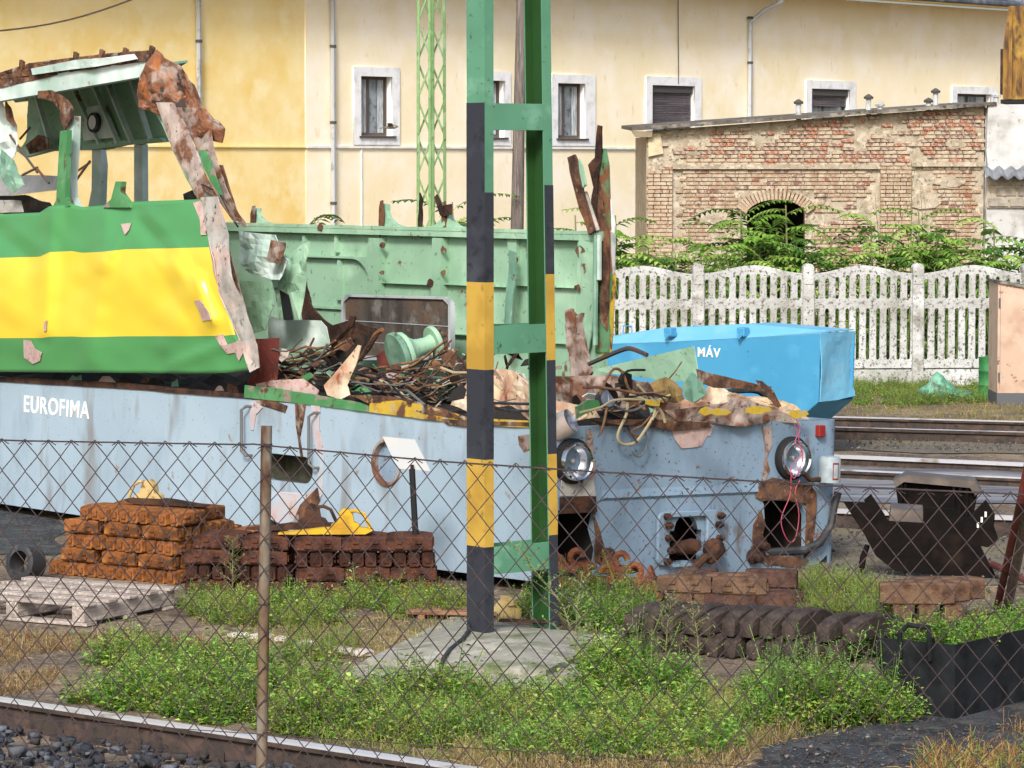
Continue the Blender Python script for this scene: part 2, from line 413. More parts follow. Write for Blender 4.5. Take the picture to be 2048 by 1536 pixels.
mat('shutter_grey', '#6a6266', .7, layers=[('#4c474b', 14, .5, .03, (.05, .05, 3))])
def bp(x, y, dep=0.0): p = BF.on(1, dep, x, y); return (p.x, p.z)
zE = bp(2048, 24)[1]; xL = bp(-160, 300)[0] - 22; xM = bp(612, 300)[0]; xR = bp(2300, 300)[0]
WIN = [  # outer frame px, opening px
    ((705, 133, 797, 290), (719, 152, 782, 272), 'a'), ((935, 141, 1019, 291), (949, 160, 1007, 275), 'a'),
    ((1101, 148, 1188, 292), (1113, 166, 1168, 277), 'a'), ((1290, 152, 1400, 300), (1302, 170, 1387, 285), 'b'),
    ((1610, 160, 1708, 300), (1621, 177, 1697, 287), 'b'), ((1902, 172, 1990, 303), (1912, 187, 1979, 290), 'a')]
holes = []
for fr_, op, k in WIN:
    a = bp(op[0], op[1]); c = bp(op[2], op[3]); holes.append([(a[0], c[1]), (c[0], c[1]), (c[0], a[1]), (a[0], a[1])])
ring = [(xM, 0), (xR, 0), (xR, zE), (xM, zE)]
shape('wall', ring, holes, .35, 'plaster_pale', bl, 'xz', 0.0)
w = shape('wall', [(xL, 0), (xM - .002, 0), (xM - .002, zE), (xL, zE)], [], .35, 'plaster_yellow', bl, 'xz', .02)
w['label'] = 'deeper yellow end section of the plastered wall'
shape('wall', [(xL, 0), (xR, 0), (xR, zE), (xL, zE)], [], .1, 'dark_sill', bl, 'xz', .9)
for (fr_, op, k), h in zip(WIN, holes):
    a = bp(fr_[0], fr_[1]); c = bp(fr_[2], fr_[3])
    wn_ = shape('window', [(a[0], c[1]), (c[0], c[1]), (c[0], a[1]), (a[0], a[1])], [[(x + (.004 if i in (0, 3) else -.004), z) for i, (x, z) in enumerate(h)]], .045, 'white_paint', bl, 'xz', -.045)
    x0, x1, z0, z1 = h[0][0], h[1][0], h[0][1], h[2][1]; b = B(); t = .06
    b.box(x0, x0 + t, .12, .18, z0, z1).box(x1 - t, x1, .12, .18, z0, z1).box(x0 + t, x1 - t, .12, .18, z0, z0 + t).box(x0 + t, x1 - t, .12, .18, z1 - t, z1)
    xm = (x0 + x1) / 2 - .1; b.box(xm - .025, xm + .025, .115, .175, z0 + t, z1 - t)
    b.build('frame', 'window_wood', wn_)
    B().box(x0 + t, x1 - t, .165, .172, z0 + t, z1 - t).build('pane', 'window_glass', wn_)
    b = B()
    for (u0, u1) in ((x0 + .08, x0 + .38 * (x1 - x0)), (x1 - .3 * (x1 - x0), x1 - .08)):
        n = 7; b.add([(u0 + (u1 - u0) * i / n, .135 + .015 * (i % 2), zz) for zz in (z0 + .07, z1 - .07) for i in range(n + 1)], [(i, i + 1, n + 2 + i, n + 1 + i) for i in range(n)])
    if k == 'a': b.build('curtain', 'curtain', wn_)
    B().box(x0 - .06, x1 + .08, -.09, .12, z0 - .04, z0 - .002).build('sill', 'dark_sill', wn_)
    for sx_ in (x0, x1):       # white reveals
        B().box(sx_ - .003, sx_ + .003, -.04, .12, z0, z1).build('reveal', 'white_paint', wn_)
    if k == 'b':
        B().box(x0 + .02, x1 - .02, .01, .11, z1 - .17, z1 - .004).build('shutter_box', 'dark_sill', wn_)
        zz = z1 - .17; b = B(); zl = z1 - (.95 if fr_[0] < 1400 else .42)
        while zz > zl: b.box(x0 + .03, x1 - .03, .07, .1, zz - .05, zz - .006); zz -= .055
        b.build('roller_shutter', 'shutter_grey', wn_)
zs = bp(700, 294)[1]
B().box(xM, xR, -.05, -.002, zs - .025, zs + .02).build('string_course', 'white_paint', bl)
B().box(xL, xM - .004, -.03, .018, zs - .02, zs + .01).build('string_course', 'plaster_yellow', bl)
def pipe(px, bend=False):
    x = bp(px, 200)[0]; b = B()
    if bend: b.tube([(x, -.09, 0), (x, -.09, bp(px, 45)[1]), (x + .28, -.3, bp(px, 20)[1]), (x + .6, -.62, bp(px, 2)[1]), (x + .62, -.66, zE + .1)], .055, 8)
    else: b.tube([(x, -.09, 0), (x, -.09, zE - .5), (x, -.5, zE + .02)], .055, 8)
    p = b.build('downpipe', 'grey_pipe', bl, True)
    for z in (2.2, 3.9, 5.5, 6.6): B().lathe([(.07, -.03), (.07, .03)], Matrix.Translation((x, -.09, z)), 8).build('collar', 'dark_sill', p)
pipe(392); pipe(660); pipe(1494, True)
# eaves, roof, gutter
B().box(xL, xR, -.75, .02, zE + .05, zE + .12).build('eaves_board', 'plaster_yellow', bl)
b = B(); b.add([(xL, -.85, zE + .14), (xR, -.85, zE + .14), (xR, 6, zE + 4.4), (xL, 6, zE + 4.4), (xL, -.85, zE + .2), (xR, -.85, zE + .2), (xR, 6, zE + 4.5), (xL, 6, zE + 4.5)],
           [(0, 1, 2, 3), (4, 7, 6, 5), (0, 4, 5, 1), (1, 5, 6, 2), (3, 2, 6, 7), (0, 3, 7, 4)])
rf = b.build('roof', 'roof_slate', bl)
xx = bp(1480, 10)[0]
while xx < xR:
    B().box(xx - .03, xx + .03, -.86, -.8, zE + .2, zE + .235).build('roof_seam', 'roof_slate', rf); xx += .8
b = B(); b.tube([(xL, -.95, zE + .1), (xR, -.95, zE + .1)], .08, 8); b.build('gutter', 'roof_slate', bl, True)
b = B()
xw = bp(722, 300)[0]; b.box(xw - .012, xw + .012, -.03, -.003, .3, zs - .03); b.build('conduit', 'white_paint', bl)
b = B(); x1_ = bp(1352, 160)[0]; b.tube([(x1_, -.05, zE), (x1_ + .03, -.05, bp(1352, 168)[1])], .012, 5); b.build('aerial_lead', 'dark_sill', bl)
mat('black_cable', '#3a3028', .7)
a = at(-60, 66, 58); c = at(330, -28, 58)
B().tube([a.lerp(c, i / 12) + Vector((0, 0, -.18 * math.sin(math.pi * i / 12))) for i in range(13)], .016, 5).solo('overhead_cable', 'black_cable', 'thin dark cable slung in front of the yellow wall', 'cable')
b = B()
BF2 = Fr(at(781, 256, 66.0), 0)
b.tube([(-.14, 0, 0), (-.07, 0, .012), (0, 0, .02), (.08, 0, .025), (.125, 0, .03), (.16, 0, .025)], [.006, .03, .045, .042, .028, .003], 8)
for s in (-1, 1): b.add([(-.05, s * .02, .05), (.06, s * .02, .055), (.02, s * .2, .1), (-.06, s * .22, .09), (-.05, s * .02, .043), (.06, s * .02, .048), (.02, s * .2, .094), (-.06, s * .22, .084)], [(0, 1, 2, 3), (7, 6, 5, 4), (0, 4, 5, 1), (1, 5, 6, 2), (2, 6, 7, 3), (3, 7, 4, 0)])
b.add([(-.13, -.015, .01), (-.13, .015, .01), (-.24, .03, 0), (-.24, -.03, 0), (-.18, 0, -.012)], [(0, 1, 2, 3), (0, 4, 1), (1, 4, 2), (2, 4, 3), (3, 4, 0)])
mat('feather', '#5d5852', .9, layers=[('#8b857a', 20, .5, .1)])
b.solo('bird', 'feather', 'small grey bird flying past the curtained window beside the lattice mast', 'bird', fr=BF2, smooth=True)

# ================================================================== brick shed
SF = Fr(Vector((at(1293, 400, 66).x, 66, 0)), 0)
sh = empty('brick_shed', SF, 'old brick shed with crumbling wall and low sloping roof behind the concrete fence', 'shed')
def sp(x, y): p = SF.on(1, 0, x, y); return (p.x, p.z)
xs1 = sp(1968, 300)[0]; zr0 = sp(1293, 262)[1]; zr1 = sp(1968, 212)[1]
roofz = lambda x: zr0 + (zr1 - zr0) * x / xs1
mat('mortar', '#aaa08e', .95, layers=[('#8f8674', 3, .54, .1), ('#bdb4a2', 8, .58, .06), ('#6f6759', 14, .63, .05)], bump=.6, bscale=30, spec=.1)
mat('brick_red', '#a06650', .95, rnd=.22, layers=[('#7d5d54', 5, .54, .1), ('#a3664c', 9, .6, .06), ('#b0a594', 10, .52, .05)], bump=.7, bscale=40, spec=.1)
mat('brick_tan', '#a8937d', .95, rnd=.12, layers=[('#957a64', 5, .55, .1), ('#b3a793', 9, .53, .08)], bump=.6, bscale=40, spec=.1)
mat('brick_dark', '#7f655c', .95, rnd=.2, layers=[('#8a6a5e', 6, .55, .1), ('#aea391', 10, .52, .05)], bump=.7, bscale=40, spec=.1)
mat('old_render', '#b9ae98', .95, layers=[('#9a907c', 4, .55, .08), ('#cbbf9c', 1.5, .55, .1)], bump=.5, bscale=20, spec=.1)
ac = sp(1552, 415); arch_r = (sp(1625, 415)[0] - sp(1480, 415)[0]) / 2
hole = [(ac[0] - arch_r * .8, 0), (ac[0] + arch_r * .8, 0), (ac[0] + arch_r * .8, ac[1] - .12)] + [(ac[0] + arch_r * .8 * math.cos(R(a)), ac[1] - .12 + .28 * math.sin(R(a))) for a in range(20, 180, 20)] + [(ac[0] - arch_r * .8, ac[1] - .12)]
shape('wall', [(0, -.05), (ac[0] - arch_r * .8 - .001, -.05), (ac[0] - arch_r * .8, ac[1] - .12)] + hole[3:-1][::-1] + [(ac[0] + arch_r * .8, ac[1] - .12), (ac[0] + arch_r * .8 + .001, -.05), (xs1, -.05), (xs1, zr1), (0, zr0)], [], .3, 'mortar', sh, 'xz', 0.0)
B().box(0, .3, .301, 6, -.05, zr0 - .1).build('wall', 'mortar', sh)
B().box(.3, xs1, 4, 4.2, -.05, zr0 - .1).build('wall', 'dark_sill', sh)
rec = [(sp(1345, 338), sp(1758, 560)), (sp(1822, 333), sp(1966, 560))]
def inrec(x, z): return any(a[0] < x < c[0] and z < a[1] for a, c in rec)
bmesh_proto = {}
def brick_proto(L, key):
    k = (round(L, 2), key)
    if k not in bmesh_proto:
        b = B(); b.cbox(-L / 2, L / 2, -.035, .03, -.031, .031, .006); bmesh_proto[k] = b.mesh('brick')
        bmesh_proto[k].materials.append(MATS[key])
    return bmesh_proto[k]
cand = []; zc = .9; row = 0
while zc < zr1:
    x = .0 if row % 2 else -.065
    while x < xs1:
        L = .245 if (row % 3) else .13
        xc = x + L / 2; x += L + .012
        if xc < .06 or xc > xs1 - .06 or zc + .06 > roofz(xc): continue
        if abs(xc - ac[0]) < arch_r * 1.12 and zc < ac[1] + .36: continue
        edge = any(abs(xc - e) < L / 2 + .02 for a, c in rec for e in (a[0], c[0])) and zc < rec[0][0][1]
        if edge: continue
        up = (zc - sp(1500, 322)[1]) / .3 + .6 * noise.noise(Vector((xc * 1.3, 0, zc)))
        pl = noise.noise(Vector((xc * .9, 5, zc * 1.2))) + .3 * noise.noise(Vector((xc * 3, 2, zc * 3)))
        if pl > .16 and random.random() < .75: continue          # lost under leftover render
        if up > 0: key = random.choices(['brick_red', 'brick_dark', 'brick_tan'], [3, 4, 4])[0]; pr = random.uniform(-.01, .05)
        else: key = random.choices(['brick_tan', 'brick_dark', 'brick_red'], [8, 1, .4])[0]; pr = random.uniform(-.008, .012)
        if inrec(xc, zc): pr -= 0
        cand.append((up, xc, zc, L, key, pr))
    zc += .076; row += 1
cand.sort(key=lambda c: -c[0])
for (up, xc, zc, L, key, pr) in cand[:290]:
    o = link('brick', brick_proto(L * random.choice([1, 1, .9]), key), None, sh); o.location = (xc, -pr * .6, zc); o.rotation_euler = (0, random.gauss(0, .015), random.gauss(0, .02))
for key in ('brick_red', 'brick_dark', 'brick_tan'):
    b = B()
    for (up, xc, zc, L, k2, pr) in cand[290:]:
        if k2 == key: b.cbox(xc - L / 2, xc + L / 2, -.035 - pr * .6, .03, zc - .031, zc + .031, .006)
    if b.v: o = b.build('brickwork', key, sh); o['kind'] = 'stuff'
# pilaster strips proud of the recessed fields
for (x0, x1, z1, z0) in ((0.02, rec[0][0][0], rec[0][0][1], 0), (rec[0][1][0], rec[1][0][0], rec[0][0][1], 0)):
    b = B(); zc = .03
    while zc < z1 - .05:
        x = x0 + .005
        if random.random() < .5: b.cbox(x, x + .1, -.1 - random.uniform(0, .012), -.02, zc, zc + .064, .006); x += .112
        while x < x1 - .05:
            L = min(random.choice([.245, .13]), x1 - x - .005); b.cbox(x, x + L, -.1 - random.uniform(0, .012), -.02, zc, zc + .064, .006); x += L + .012
        zc += .076
    o = b.build('pilaster', 'brick_tan', sh); o['kind'] = 'stuff'
b = B()
for (a, c) in rec: b.box(a[0], c[0], -.1, -.035, a[1], a[1] + .09)
b.build('lintel_course', 'mortar', sh)
for i in range(23):
    t = R(18 + 144 * i / 22); rr = arch_r * 1.0
    M = Matrix.Translation((ac[0] + rr * math.cos(t) * .98, -.06, ac[1] - .17 + .42 * math.sin(t))) @ Matrix.Rotation(math.pi / 2 - t * .75 - math.pi / 8, 4, 'Y')
    B().cbox(-.027, .027, -.03, .08, -.1, .12, .006, M).build('arch_brick', 'brick_tan', sh)
for i in range(9):   # leftovers of render
    x = random.uniform(.3, xs1 - .3); z = random.uniform(1.2, roofz(x) - .3); s = random.uniform(.12, .35)
    if abs(x - ac[0]) < 1: continue
    shape('render_patch', [(x + s * 1.3 * math.cos(a) * (1 + .9 * noise.noise(Vector((i, a * 2, 1)))), z + s * .6 * math.sin(a) * (1 + .9 * noise.noise(Vector((a * 2, i, 3))))) for a in np.linspace(0, 6.0, 17)], [], .03, 'mortar', sh, 'xz', -.05 - i * .0015)
for (x0, x1, z0, z1) in ((.03, .32, zr0 - .5, zr0 - .05), (.03, .5, 1.2, 1.9)):
    shape('render_patch', [(x0, z0), (x1, z0 + .06), (x1 - .05, z1), (x0, z1)], [], .04, 'old_render', sh, 'xz', -.075)
mat('roof_felt', '#5a564f', .9, layers=[('#8b857a', 2, .55, .06), ('#3c3a36', 6, .56, .06)], bump=.3)
b = B(); b.add([(-.3, -.3, zr0 + .0), (xs1 + .2, -.3, zr1 + .015), (xs1 + .2, 6, zr1 + .1), (-.3, 6, zr0 + .1), (-.3, -.3, zr0 + .07), (xs1 + .2, -.3, zr1 + .075), (xs1 + .2, 6, zr1 + .17), (-.3, 6, zr0 + .17)],
               [(3, 2, 1, 0), (4, 5, 6, 7), (0, 1, 5, 4), (1, 2, 6, 5), (2, 3, 7, 6), (3, 0, 4, 7)]); rf = b.build('roof', 'roof_felt', sh)
b = B(); b.add([(-.22, -.2, zr0 - .12), (.1, -.2, zr0 - .12), (.1, -.02, zr0 - .12), (-.22, -.02, zr0 - .12), (-.3, -.28, zr0 - .005), (.1, -.28, zr0 - .005), (.1, -.02, zr0 - .005), (-.3, -.02, zr0 - .005)], [(3, 2, 1, 0), (4, 5, 6, 7), (0, 1, 5, 4), (1, 2, 6, 5), (2, 3, 7, 6), (3, 0, 4, 7)]).build('eaves_corner', 'old_render', sh)
mat('vent_grey', '#b8bcc0', .8, layers=[('#90948f', 5, .55, .08)])
for (px, py, pt) in ((1597, 224, 200), (1737, 213, 190), (1760, 211, 205), (1871, 204, 178), (1857, 205, 197), (1992, 197, 186)):
    a = SF.on(1, 2.0, px, py); tp = SF.on(1, 2.0, px, pt).z
    b = B(); b.tube([(a.x, 2, roofz(a.x) - .0), (a.x, 2, tp - .05)], .055, 8); v = b.build('vent_pipe', 'vent_grey', sh)
    B().lathe([(.09, -.06), (.1, -.02), (.03, .03), (.001, .04)], Matrix.Translation((a.x, 2, tp - .02)), 10).build('cap', 'dark_sill' if px % 2 else 'vent_grey', v)
# white rendered annexe, right of the shed
AF = Fr(Vector((SF.M @ Vector((xs1 + .002, -.25, 0)))), 0)
an = empty('rendered_annexe', AF, 'whitewashed annexe with a peeling wall joined to the brick shed', 'shed')
mat('whitewash', '#b4b6b5', .95, layers=[('#989790', 2, .55, .08), ('#c3c5c6', 1, .52, .1), ('#8b877c', 9, .68, .04)], bump=.5, bscale=15, spec=.1)
za = zr1 + .02
shape('wall', [(0, -.05), (0, 1.5), (.03, 1.9), (-.0, 2.3), (.05, 2.9), (.01, 3.3), (.04, za), (3, za + .05), (3, -.05)], [], .25, 'whitewash', an, 'xz', 0.0)
B().box(.02, 3, .25, 4, 0, za - .05).build('wall', 'whitewash', an)
mat('block_grey', '#a09b90', .95, rnd=.12, layers=[('#857f74', 5, .55, .1)], bump=.4)
za2 = SF.on(1, -.3, 2000, 352).z; zb2 = SF.on(1, -.3, 2000, 415).z
B().box(.02, 3, -.06, -.004, zb2, za2).build('block_wall', 'mortar', an)
for r_ in range(3):
    for c_ in range(7): 
        hh = (za2 - zb2) / 3; B().cbox(.05 + c_ * .42 + (r_ % 2) * .15, .05 + c_ * .42 + .38 + (r_ % 2) * .15, -.085, -.055, zb2 + r_ * hh + .02, zb2 + (r_ + 1) * hh - .02, .008).build('block', 'block_grey', an)
mat('corrugated', '#7d8288', .8, layers=[('#5c6066', 3, .55, .1)])
b = B(); n = 80; L = 3.2; vs = []; 
for k, (yy, zz) in enumerate(((-.45, za2 - .02), (-.005, za2 + .16))):
    for i in range(n + 1): vs.append((-.05 + L * i / n, yy, zz + .04 * math.sin(i * 2 * math.pi / 6)))
b.add(vs, [(i, i + 1, n + 2 + i, n + 1 + i) for i in range(n)]); o = b.build('corrugated_canopy', 'corrugated', an)
s_ = o.modifiers.new('thickness', 'SOLIDIFY'); s_.thickness = .02

# ================================================================== concrete fence
fa = gnd(1395, 775); fb = gnd(2076, 772)
CFr = Fr(Vector((fa.x, fa.y, 0)), math.atan2(fb.y - fa.y, fb.x - fa.x)); cf = empty('concrete_fence', CFr, 'whitewashed precast concrete fence with wavy top and slotted panels', 'fence')
mat('old_concrete', '#b0b2b1', .95, layers=[('#96968f', 1.6, .53, .1), ('#c9cccd', 1.2, .54, .12), ('#67665f', 16, .6, .06), ('#4f4e47', 34, .64, .03)], bump=.5, bscale=35, spec=.1)
mat('mossy_concrete', '#adaeab', .95, layers=[('#85847c', 6, .56, .1), ('#c9cbcb', 3, .56, .08), ('#4d4c45', 24, .63, .05)], bump=.5, bscale=35, spec=.1)
PW = (CFr.on(1, 0, 1615, 600).x - CFr.on(1, 0, 1395, 600).x)
zz = lambda y: CFr.on(1, 0, 1500, y).z
zt, zte, zu1, zu0, zl1, zl0, zj = zz(531), zz(547), zz(550), zz(598), zz(618), zz(720), zz(739)
def panel():
    w = PW - .1; n = 24; sw = .046; ns = 10
    top = [(-w / 2 + w * i / n, zte + (zt - zte) * .5 * (1 + math.cos(2 * math.pi * (i / n - .5)))) for i in range(n, -1, -1)]
    hs = []
    for i in range(ns):
        cx = -w / 2 + w * (i + .5) / ns; up = (zt - zte) * .5 * (1 + math.cos(2 * math.pi * ((i + .5) / ns - .5)))
        for (a, c) in ((zl0, zl1), (zu0, zu1 - .07 + up * .7)):
            hs.append([(cx - sw / 2, a + .02), (cx - .012, a), (cx + .012, a), (cx + sw / 2, a + .02), (cx + sw / 2, c - .02), (cx + .012, c), (cx - .012, c), (cx - sw / 2, c - .02)])
    return shape('panel', [(-w / 2, zj + .01), (w / 2, zj + .01)] + top, hs, .055, 'old_concrete', cf, 'xz', -.03, bevel=.007)
p0 = panel(); 
for i in range(-4, 6):
    pp = p0 if i == -4 else copies(p0)
    pp.location = (PW * (i + .5), 0, random.uniform(-.008, .008)); pp.parent = cf
    B().box(PW * i + .055, PW * (i + 1) - .055, -.035, .035, -.05, zj - .006).build('plinth_board', 'old_concrete', cf)
    zp = zz(527)
    b = B(); prof = [(-.075, -.1), (.075, -.1), (.075, zp - .05), (.05, zp - .012), (0, zp), (-.05, zp - .012), (-.075, zp - .05)]
    b.prism([(PW * i + u, -.08, v) for u, v in prof], (0, .16, 0)); b.build('post', 'mossy_concrete', cf)
    B().prism([(PW * i + u * .86, -.092, zp - .28 if v < 0 else v - .012) for u, v in prof], (0, .012, 0)).build('post_cap', 'mossy_concrete', cf)
# ================================================================== the cut-up locomotive
LF = Fr(Vector((.21, 24.0, 0)), R(40), R(1.8))
lo = empty('scrapped_locomotive', LF, 'half cut-up locomotive with pale blue skirt and green and yellow side', 'locomotive')
def ls(x, y, t=0.0): return LF.on(0, t, x, y)          # photo pixel on a lengthwise plane
def lf(x, y, s=0.0): return LF.on(1, s, x, y)          # photo pixel on a crosswise plane
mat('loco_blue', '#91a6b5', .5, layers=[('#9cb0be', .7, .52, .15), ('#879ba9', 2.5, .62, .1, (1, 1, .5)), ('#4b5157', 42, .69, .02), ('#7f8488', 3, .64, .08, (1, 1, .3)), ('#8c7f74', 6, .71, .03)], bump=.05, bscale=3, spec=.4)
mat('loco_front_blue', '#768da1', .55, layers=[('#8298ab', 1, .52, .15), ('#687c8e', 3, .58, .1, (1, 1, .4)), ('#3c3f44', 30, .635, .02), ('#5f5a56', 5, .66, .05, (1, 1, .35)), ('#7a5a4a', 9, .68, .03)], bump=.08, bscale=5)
mat('livery', '#2f8a35', .36, bands=[(0, '#4b8c53'), (.275, '#dac03c'), (.785, '#4b8c53')], layers=[], bump=.05, bscale=4, spec=.5)
mat('livery_green', '#457f4e', .5, layers=[('#568e5e', 3, .57, .06), ('#8a7a70', 6, .61, .03), ('#54392b', 9, .63, .04)])
mat('livery_yellow', '#b99c34', .5, layers=[('#a5862c', 4, .56, .06), ('#5f4030', 6, .58, .04), ('#a39a88', 7, .63, .03)])
mat('mint', '#8eb398', .6, layers=[('#80a489', 1.3, .53, .1), ('#a0c2a7', 2, .58, .08), ('#6e4a38', 5, .69, .03), ('#5b7a67', 18, .66, .04)], bump=.06, bscale=8)
mat('mint_pale', '#a6bab2', .55, layers=[('#9ab5a8', 2, .54, .1), ('#8a6a58', 6, .66, .03), ('#d3dedb', 1.4, .55, .1)], bump=.1, bscale=10)
mat('mint_dark', '#6d9480', .6, layers=[('#5d8370', 1.5, .53, .1), ('#86a893', 3, .6, .06), ('#54413a', 7, .68, .03)], bump=.06, bscale=8)
mat('rust', '#644a3b', .9, layers=[('#7d583f', 5, .54, .1), ('#40302a', 7, .53, .08), ('#94714f', 14, .66, .05), ('#8f8880', 4, .64, .04)], bump=.5, bscale=40, spec=.15)
mat('rust_mixed', '#7a5038', .85, layers=[('#93837a', 5, .53, .05), ('#a0602f', 4, .55, .08), ('#3c302b', 7, .58, .05)], bump=.4, bscale=20)
mat('rust_dark', '#3f2f29', .9, layers=[('#563a2b', 5, .55, .1), ('#2a2220', 8, .55, .08)], bump=.5, bscale=40, spec=.15)
mat('red_lead', '#6b2f28', .85, layers=[('#4a2622', 4, .54, .1), ('#83463a', 9, .6, .06)], bump=.2)
mat('torn_primer', '#9d8e86', .7, layers=[('#8d7c74', 4, .53, .08), ('#6a4632', 5, .52, .05), ('#b0a298', 3, .58, .08), ('#6e7a6c', 6, .64, .03), ('#47403c', 22, .66, .03)], bump=.3, bscale=14)
mat('grey_primer', '#a5a39c', .75, layers=[('#8d8a84', 5, .55, .08), ('#b9a39a', 3, .57, .06), ('#4e4a46', 14, .64, .04)], bump=.2, bscale=20)
mat('pink_primer', '#b8a09a', .75, layers=[('#a58a82', 6, .55, .08), ('#8a5a44', 9, .62, .04), ('#4a3c38', 24, .68, .03)], bump=.2, bscale=25)
mat('tan_skin', '#c9b08f', .7, layers=[('#b18a72', 3, .54, .08), ('#8a4a2a', 4, .58, .04), ('#d4a91e', 3.2, .64, .02), ('#ddcdb6', 2.2, .56, .08), ('#4c3a30', 18, .66, .03)], bump=.3, bscale=16)
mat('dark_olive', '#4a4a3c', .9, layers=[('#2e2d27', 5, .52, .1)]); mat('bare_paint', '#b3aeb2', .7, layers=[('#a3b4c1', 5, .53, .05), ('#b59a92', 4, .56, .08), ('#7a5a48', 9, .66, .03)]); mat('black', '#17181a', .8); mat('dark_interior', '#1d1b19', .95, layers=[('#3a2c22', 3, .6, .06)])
mat('rubber', '#2c2e31', .65, layers=[('#45474a', 9, .6, .06)])
mat('chrome', '#d5d8da', .08, 1.0); mat('lens', '#dfe4f0', .2, .5, layers=[('#6b6f7c', 7, .5, .12)])
mat('reservoir_grey', '#93a0a6', .5, layers=[('#7f8b90', 6, .58, .08)]); mat('white_letter', '#e4e4de', .7, layers=[('#b9c2c6', 9, .66, .05)])
mat('pink_string', '#b04c66', .7); mat('red_lens', '#84241f', .35); mat('steel_rod', '#5b5450', .6, .4, layers=[('#7a4a30', 9, .55, .08)])
mat('cream_cable', '#a59a7a', .7); mat('grey_cable', '#5f605f', .6); mat('brown_cable', '#6a4c38', .7, layers=[('#8f6a48', 12, .55, .1)])
SW, ZT, ZB = 3.0, 1.2, .08
rc = .11
def s_of(x, y=900): return ls(x, y).y
# --- near side skirt, with the round port and the foothold
cport = ls(775, 925); ov0 = ls(530, 918); ov1 = ls(625, 968)
ovc = ((ov0.y + ov1.y) / 2, .69); ovr = (abs(ov0.y - ov1.y) / 2, .105)
tear = [(ls(530, 1060).y, ZB), (ls(545, 1010).y, .36), (ls(562, 1020).y, .3), (ls(590, 1060).y, ZB)]
outer = [(10.4, ZB), (10.4, ZT)] + [(s, ZT + .006 * noise.noise(Vector((s * 3, 0, 0)))) for s in np.linspace(9.5, .6, 18)] + [(rc, ZT), (rc, ZB + .005), (1.2, ZB - .01)] + tear[::-1]
side = shape('side_skirt', outer, [ell(cport.y, cport.z, .16, .17), rrect(ovc[0] - ovr[0], ovc[0] + ovr[0], ovc[1] - ovr[1], ovc[1] + ovr[1], .1)], .05, 'loco_blue', lo, 'yz', 0.0)
b = B(); b.lathe([(.178, -.0), (.178, .02), (.158, .02), (.158, -.04)], Matrix.Translation((.0, cport.y, cport.z)) @ Matrix.Rotation(-math.pi / 2, 4, 'Y'), 28, False); b.build('port_ring', 'torn_primer', lo, True)
B().lathe([(.001, 0), (.159, 0), (.159, .012)], Matrix.Translation((.045, cport.y, cport.z)) @ Matrix.Rotation(-math.pi / 2, 4, 'Y'), 24).build('port_glass', 'loco_front_blue', lo)
b = B(); rr = rrect(ovc[0] - ovr[0], ovc[0] + ovr[0], ovc[1] - ovr[1], ovc[1] + ovr[1], .1); n = len(rr)
b.add([(.002, p[0], p[1]) for p in rr] + [(.2, p[0], p[1]) for p in rr], [(i, (i + 1) % n, n + (i + 1) % n, n + i) for i in range(n)] + [tuple(range(n, 2 * n))])
b.build('foothold', 'dark_olive', lo)
txM = lambda s, z, x=-.002: Matrix.Translation((x, s, z)) @ Matrix(((0, 0, -1, 0), (-1, 0, 0, 0), (0, 1, 0, 0), (0, 0, 0, 1)))
t0, t1 = ls(42, 812), ls(184, 814)
text('lettering', 'EUROFIMA', .205, txM((t0.y + t1.y) / 2, .975), 'white_letter', side, .002, .98)
for px in (497, 632):           # grab irons
    a, c = ls(px, 812 if px < 600 else 825), ls(px, 910 if px < 600 else 935)
    B().tube([(.01, a.y - .05, a.z), (-.05, a.y - .04, a.z), (-.07, a.y, a.z - .03), (-.07, c.y, c.z + .03), (-.05, c.y - .04, c.z), (.01, c.y - .05, c.z)], .012, 6).build('grab_iron', 'grey_cable', lo, True)
# rusted seam and bare primer around the foothold
def side_patch(name, px, m, x=-.006, th=.006, amp=.004, cuts=2, seed=1): return patch(name, [ls(*p, x) for p in px], m, lo, (1, 0, 0), amp, cuts, th, seed)
side_patch('rust_seam', [(590, 806), (612, 806), (607, 840), (600, 875), (606, 912), (602, 915), (597, 880), (592, 850)], 'rust', seed=2)
side_patch('rust_seam', [(510, 800), (545, 800), (575, 812), (570, 825), (540, 815), (515, 808)], 'rust', seed=3)
side_patch('bare_panel', [(622, 808), (640, 805), (638, 860), (648, 905), (644, 990), (612, 1038), (562, 1048), (525, 1030), (522, 985), (545, 982), (600, 992), (634, 978), (640, 925), (634, 905), (626, 870)], 'bare_paint', -.007, seed=4)
side_patch('rust_seam', [(600, 1010), (635, 975), (640, 1000), (612, 1045), (585, 1045)], 'rust', -.011, seed=5)
side_patch('bare_panel', [(499, 806), (512, 800), (525, 815), (512, 830), (507, 860), (502, 860)], 'bare_paint', seed=6)
# torn green and yellow rim left along the top of the skirt
def rim(px, m, seed, x=-.01, amp=.012): return patch('torn_rim', [ls(*p, x) for p in px], m, lo, (1, 0, .3), amp, 3, .006, seed)
rim([(-60, 750), (250, 766), (490, 787), (490, 797), (250, 778), (-60, 760)], 'rust_dark', 1, amp=.006)
rim([(490, 770), (560, 778), (640, 800), (720, 805), (745, 815), (745, 825), (640, 812), (490, 795)], 'livery_green', 2)
rim([(740, 806), (800, 800), (860, 812), (935, 835), (1000, 838), (1070, 842), (1070, 856), (935, 848), (850, 838), (740, 824)], 'livery_yellow', 3)
rim([(700, 790), (760, 792), (820, 800), (900, 822), (925, 838), (850, 828), (780, 808), (735, 806)], 'rust', 4, x=-.02, amp=.03)
rim([(880, 838), (935, 840), (985, 842), (1065, 845), (1060, 852), (1000, 850), (930, 852), (895, 850)], 'rust', 5, x=-.016)
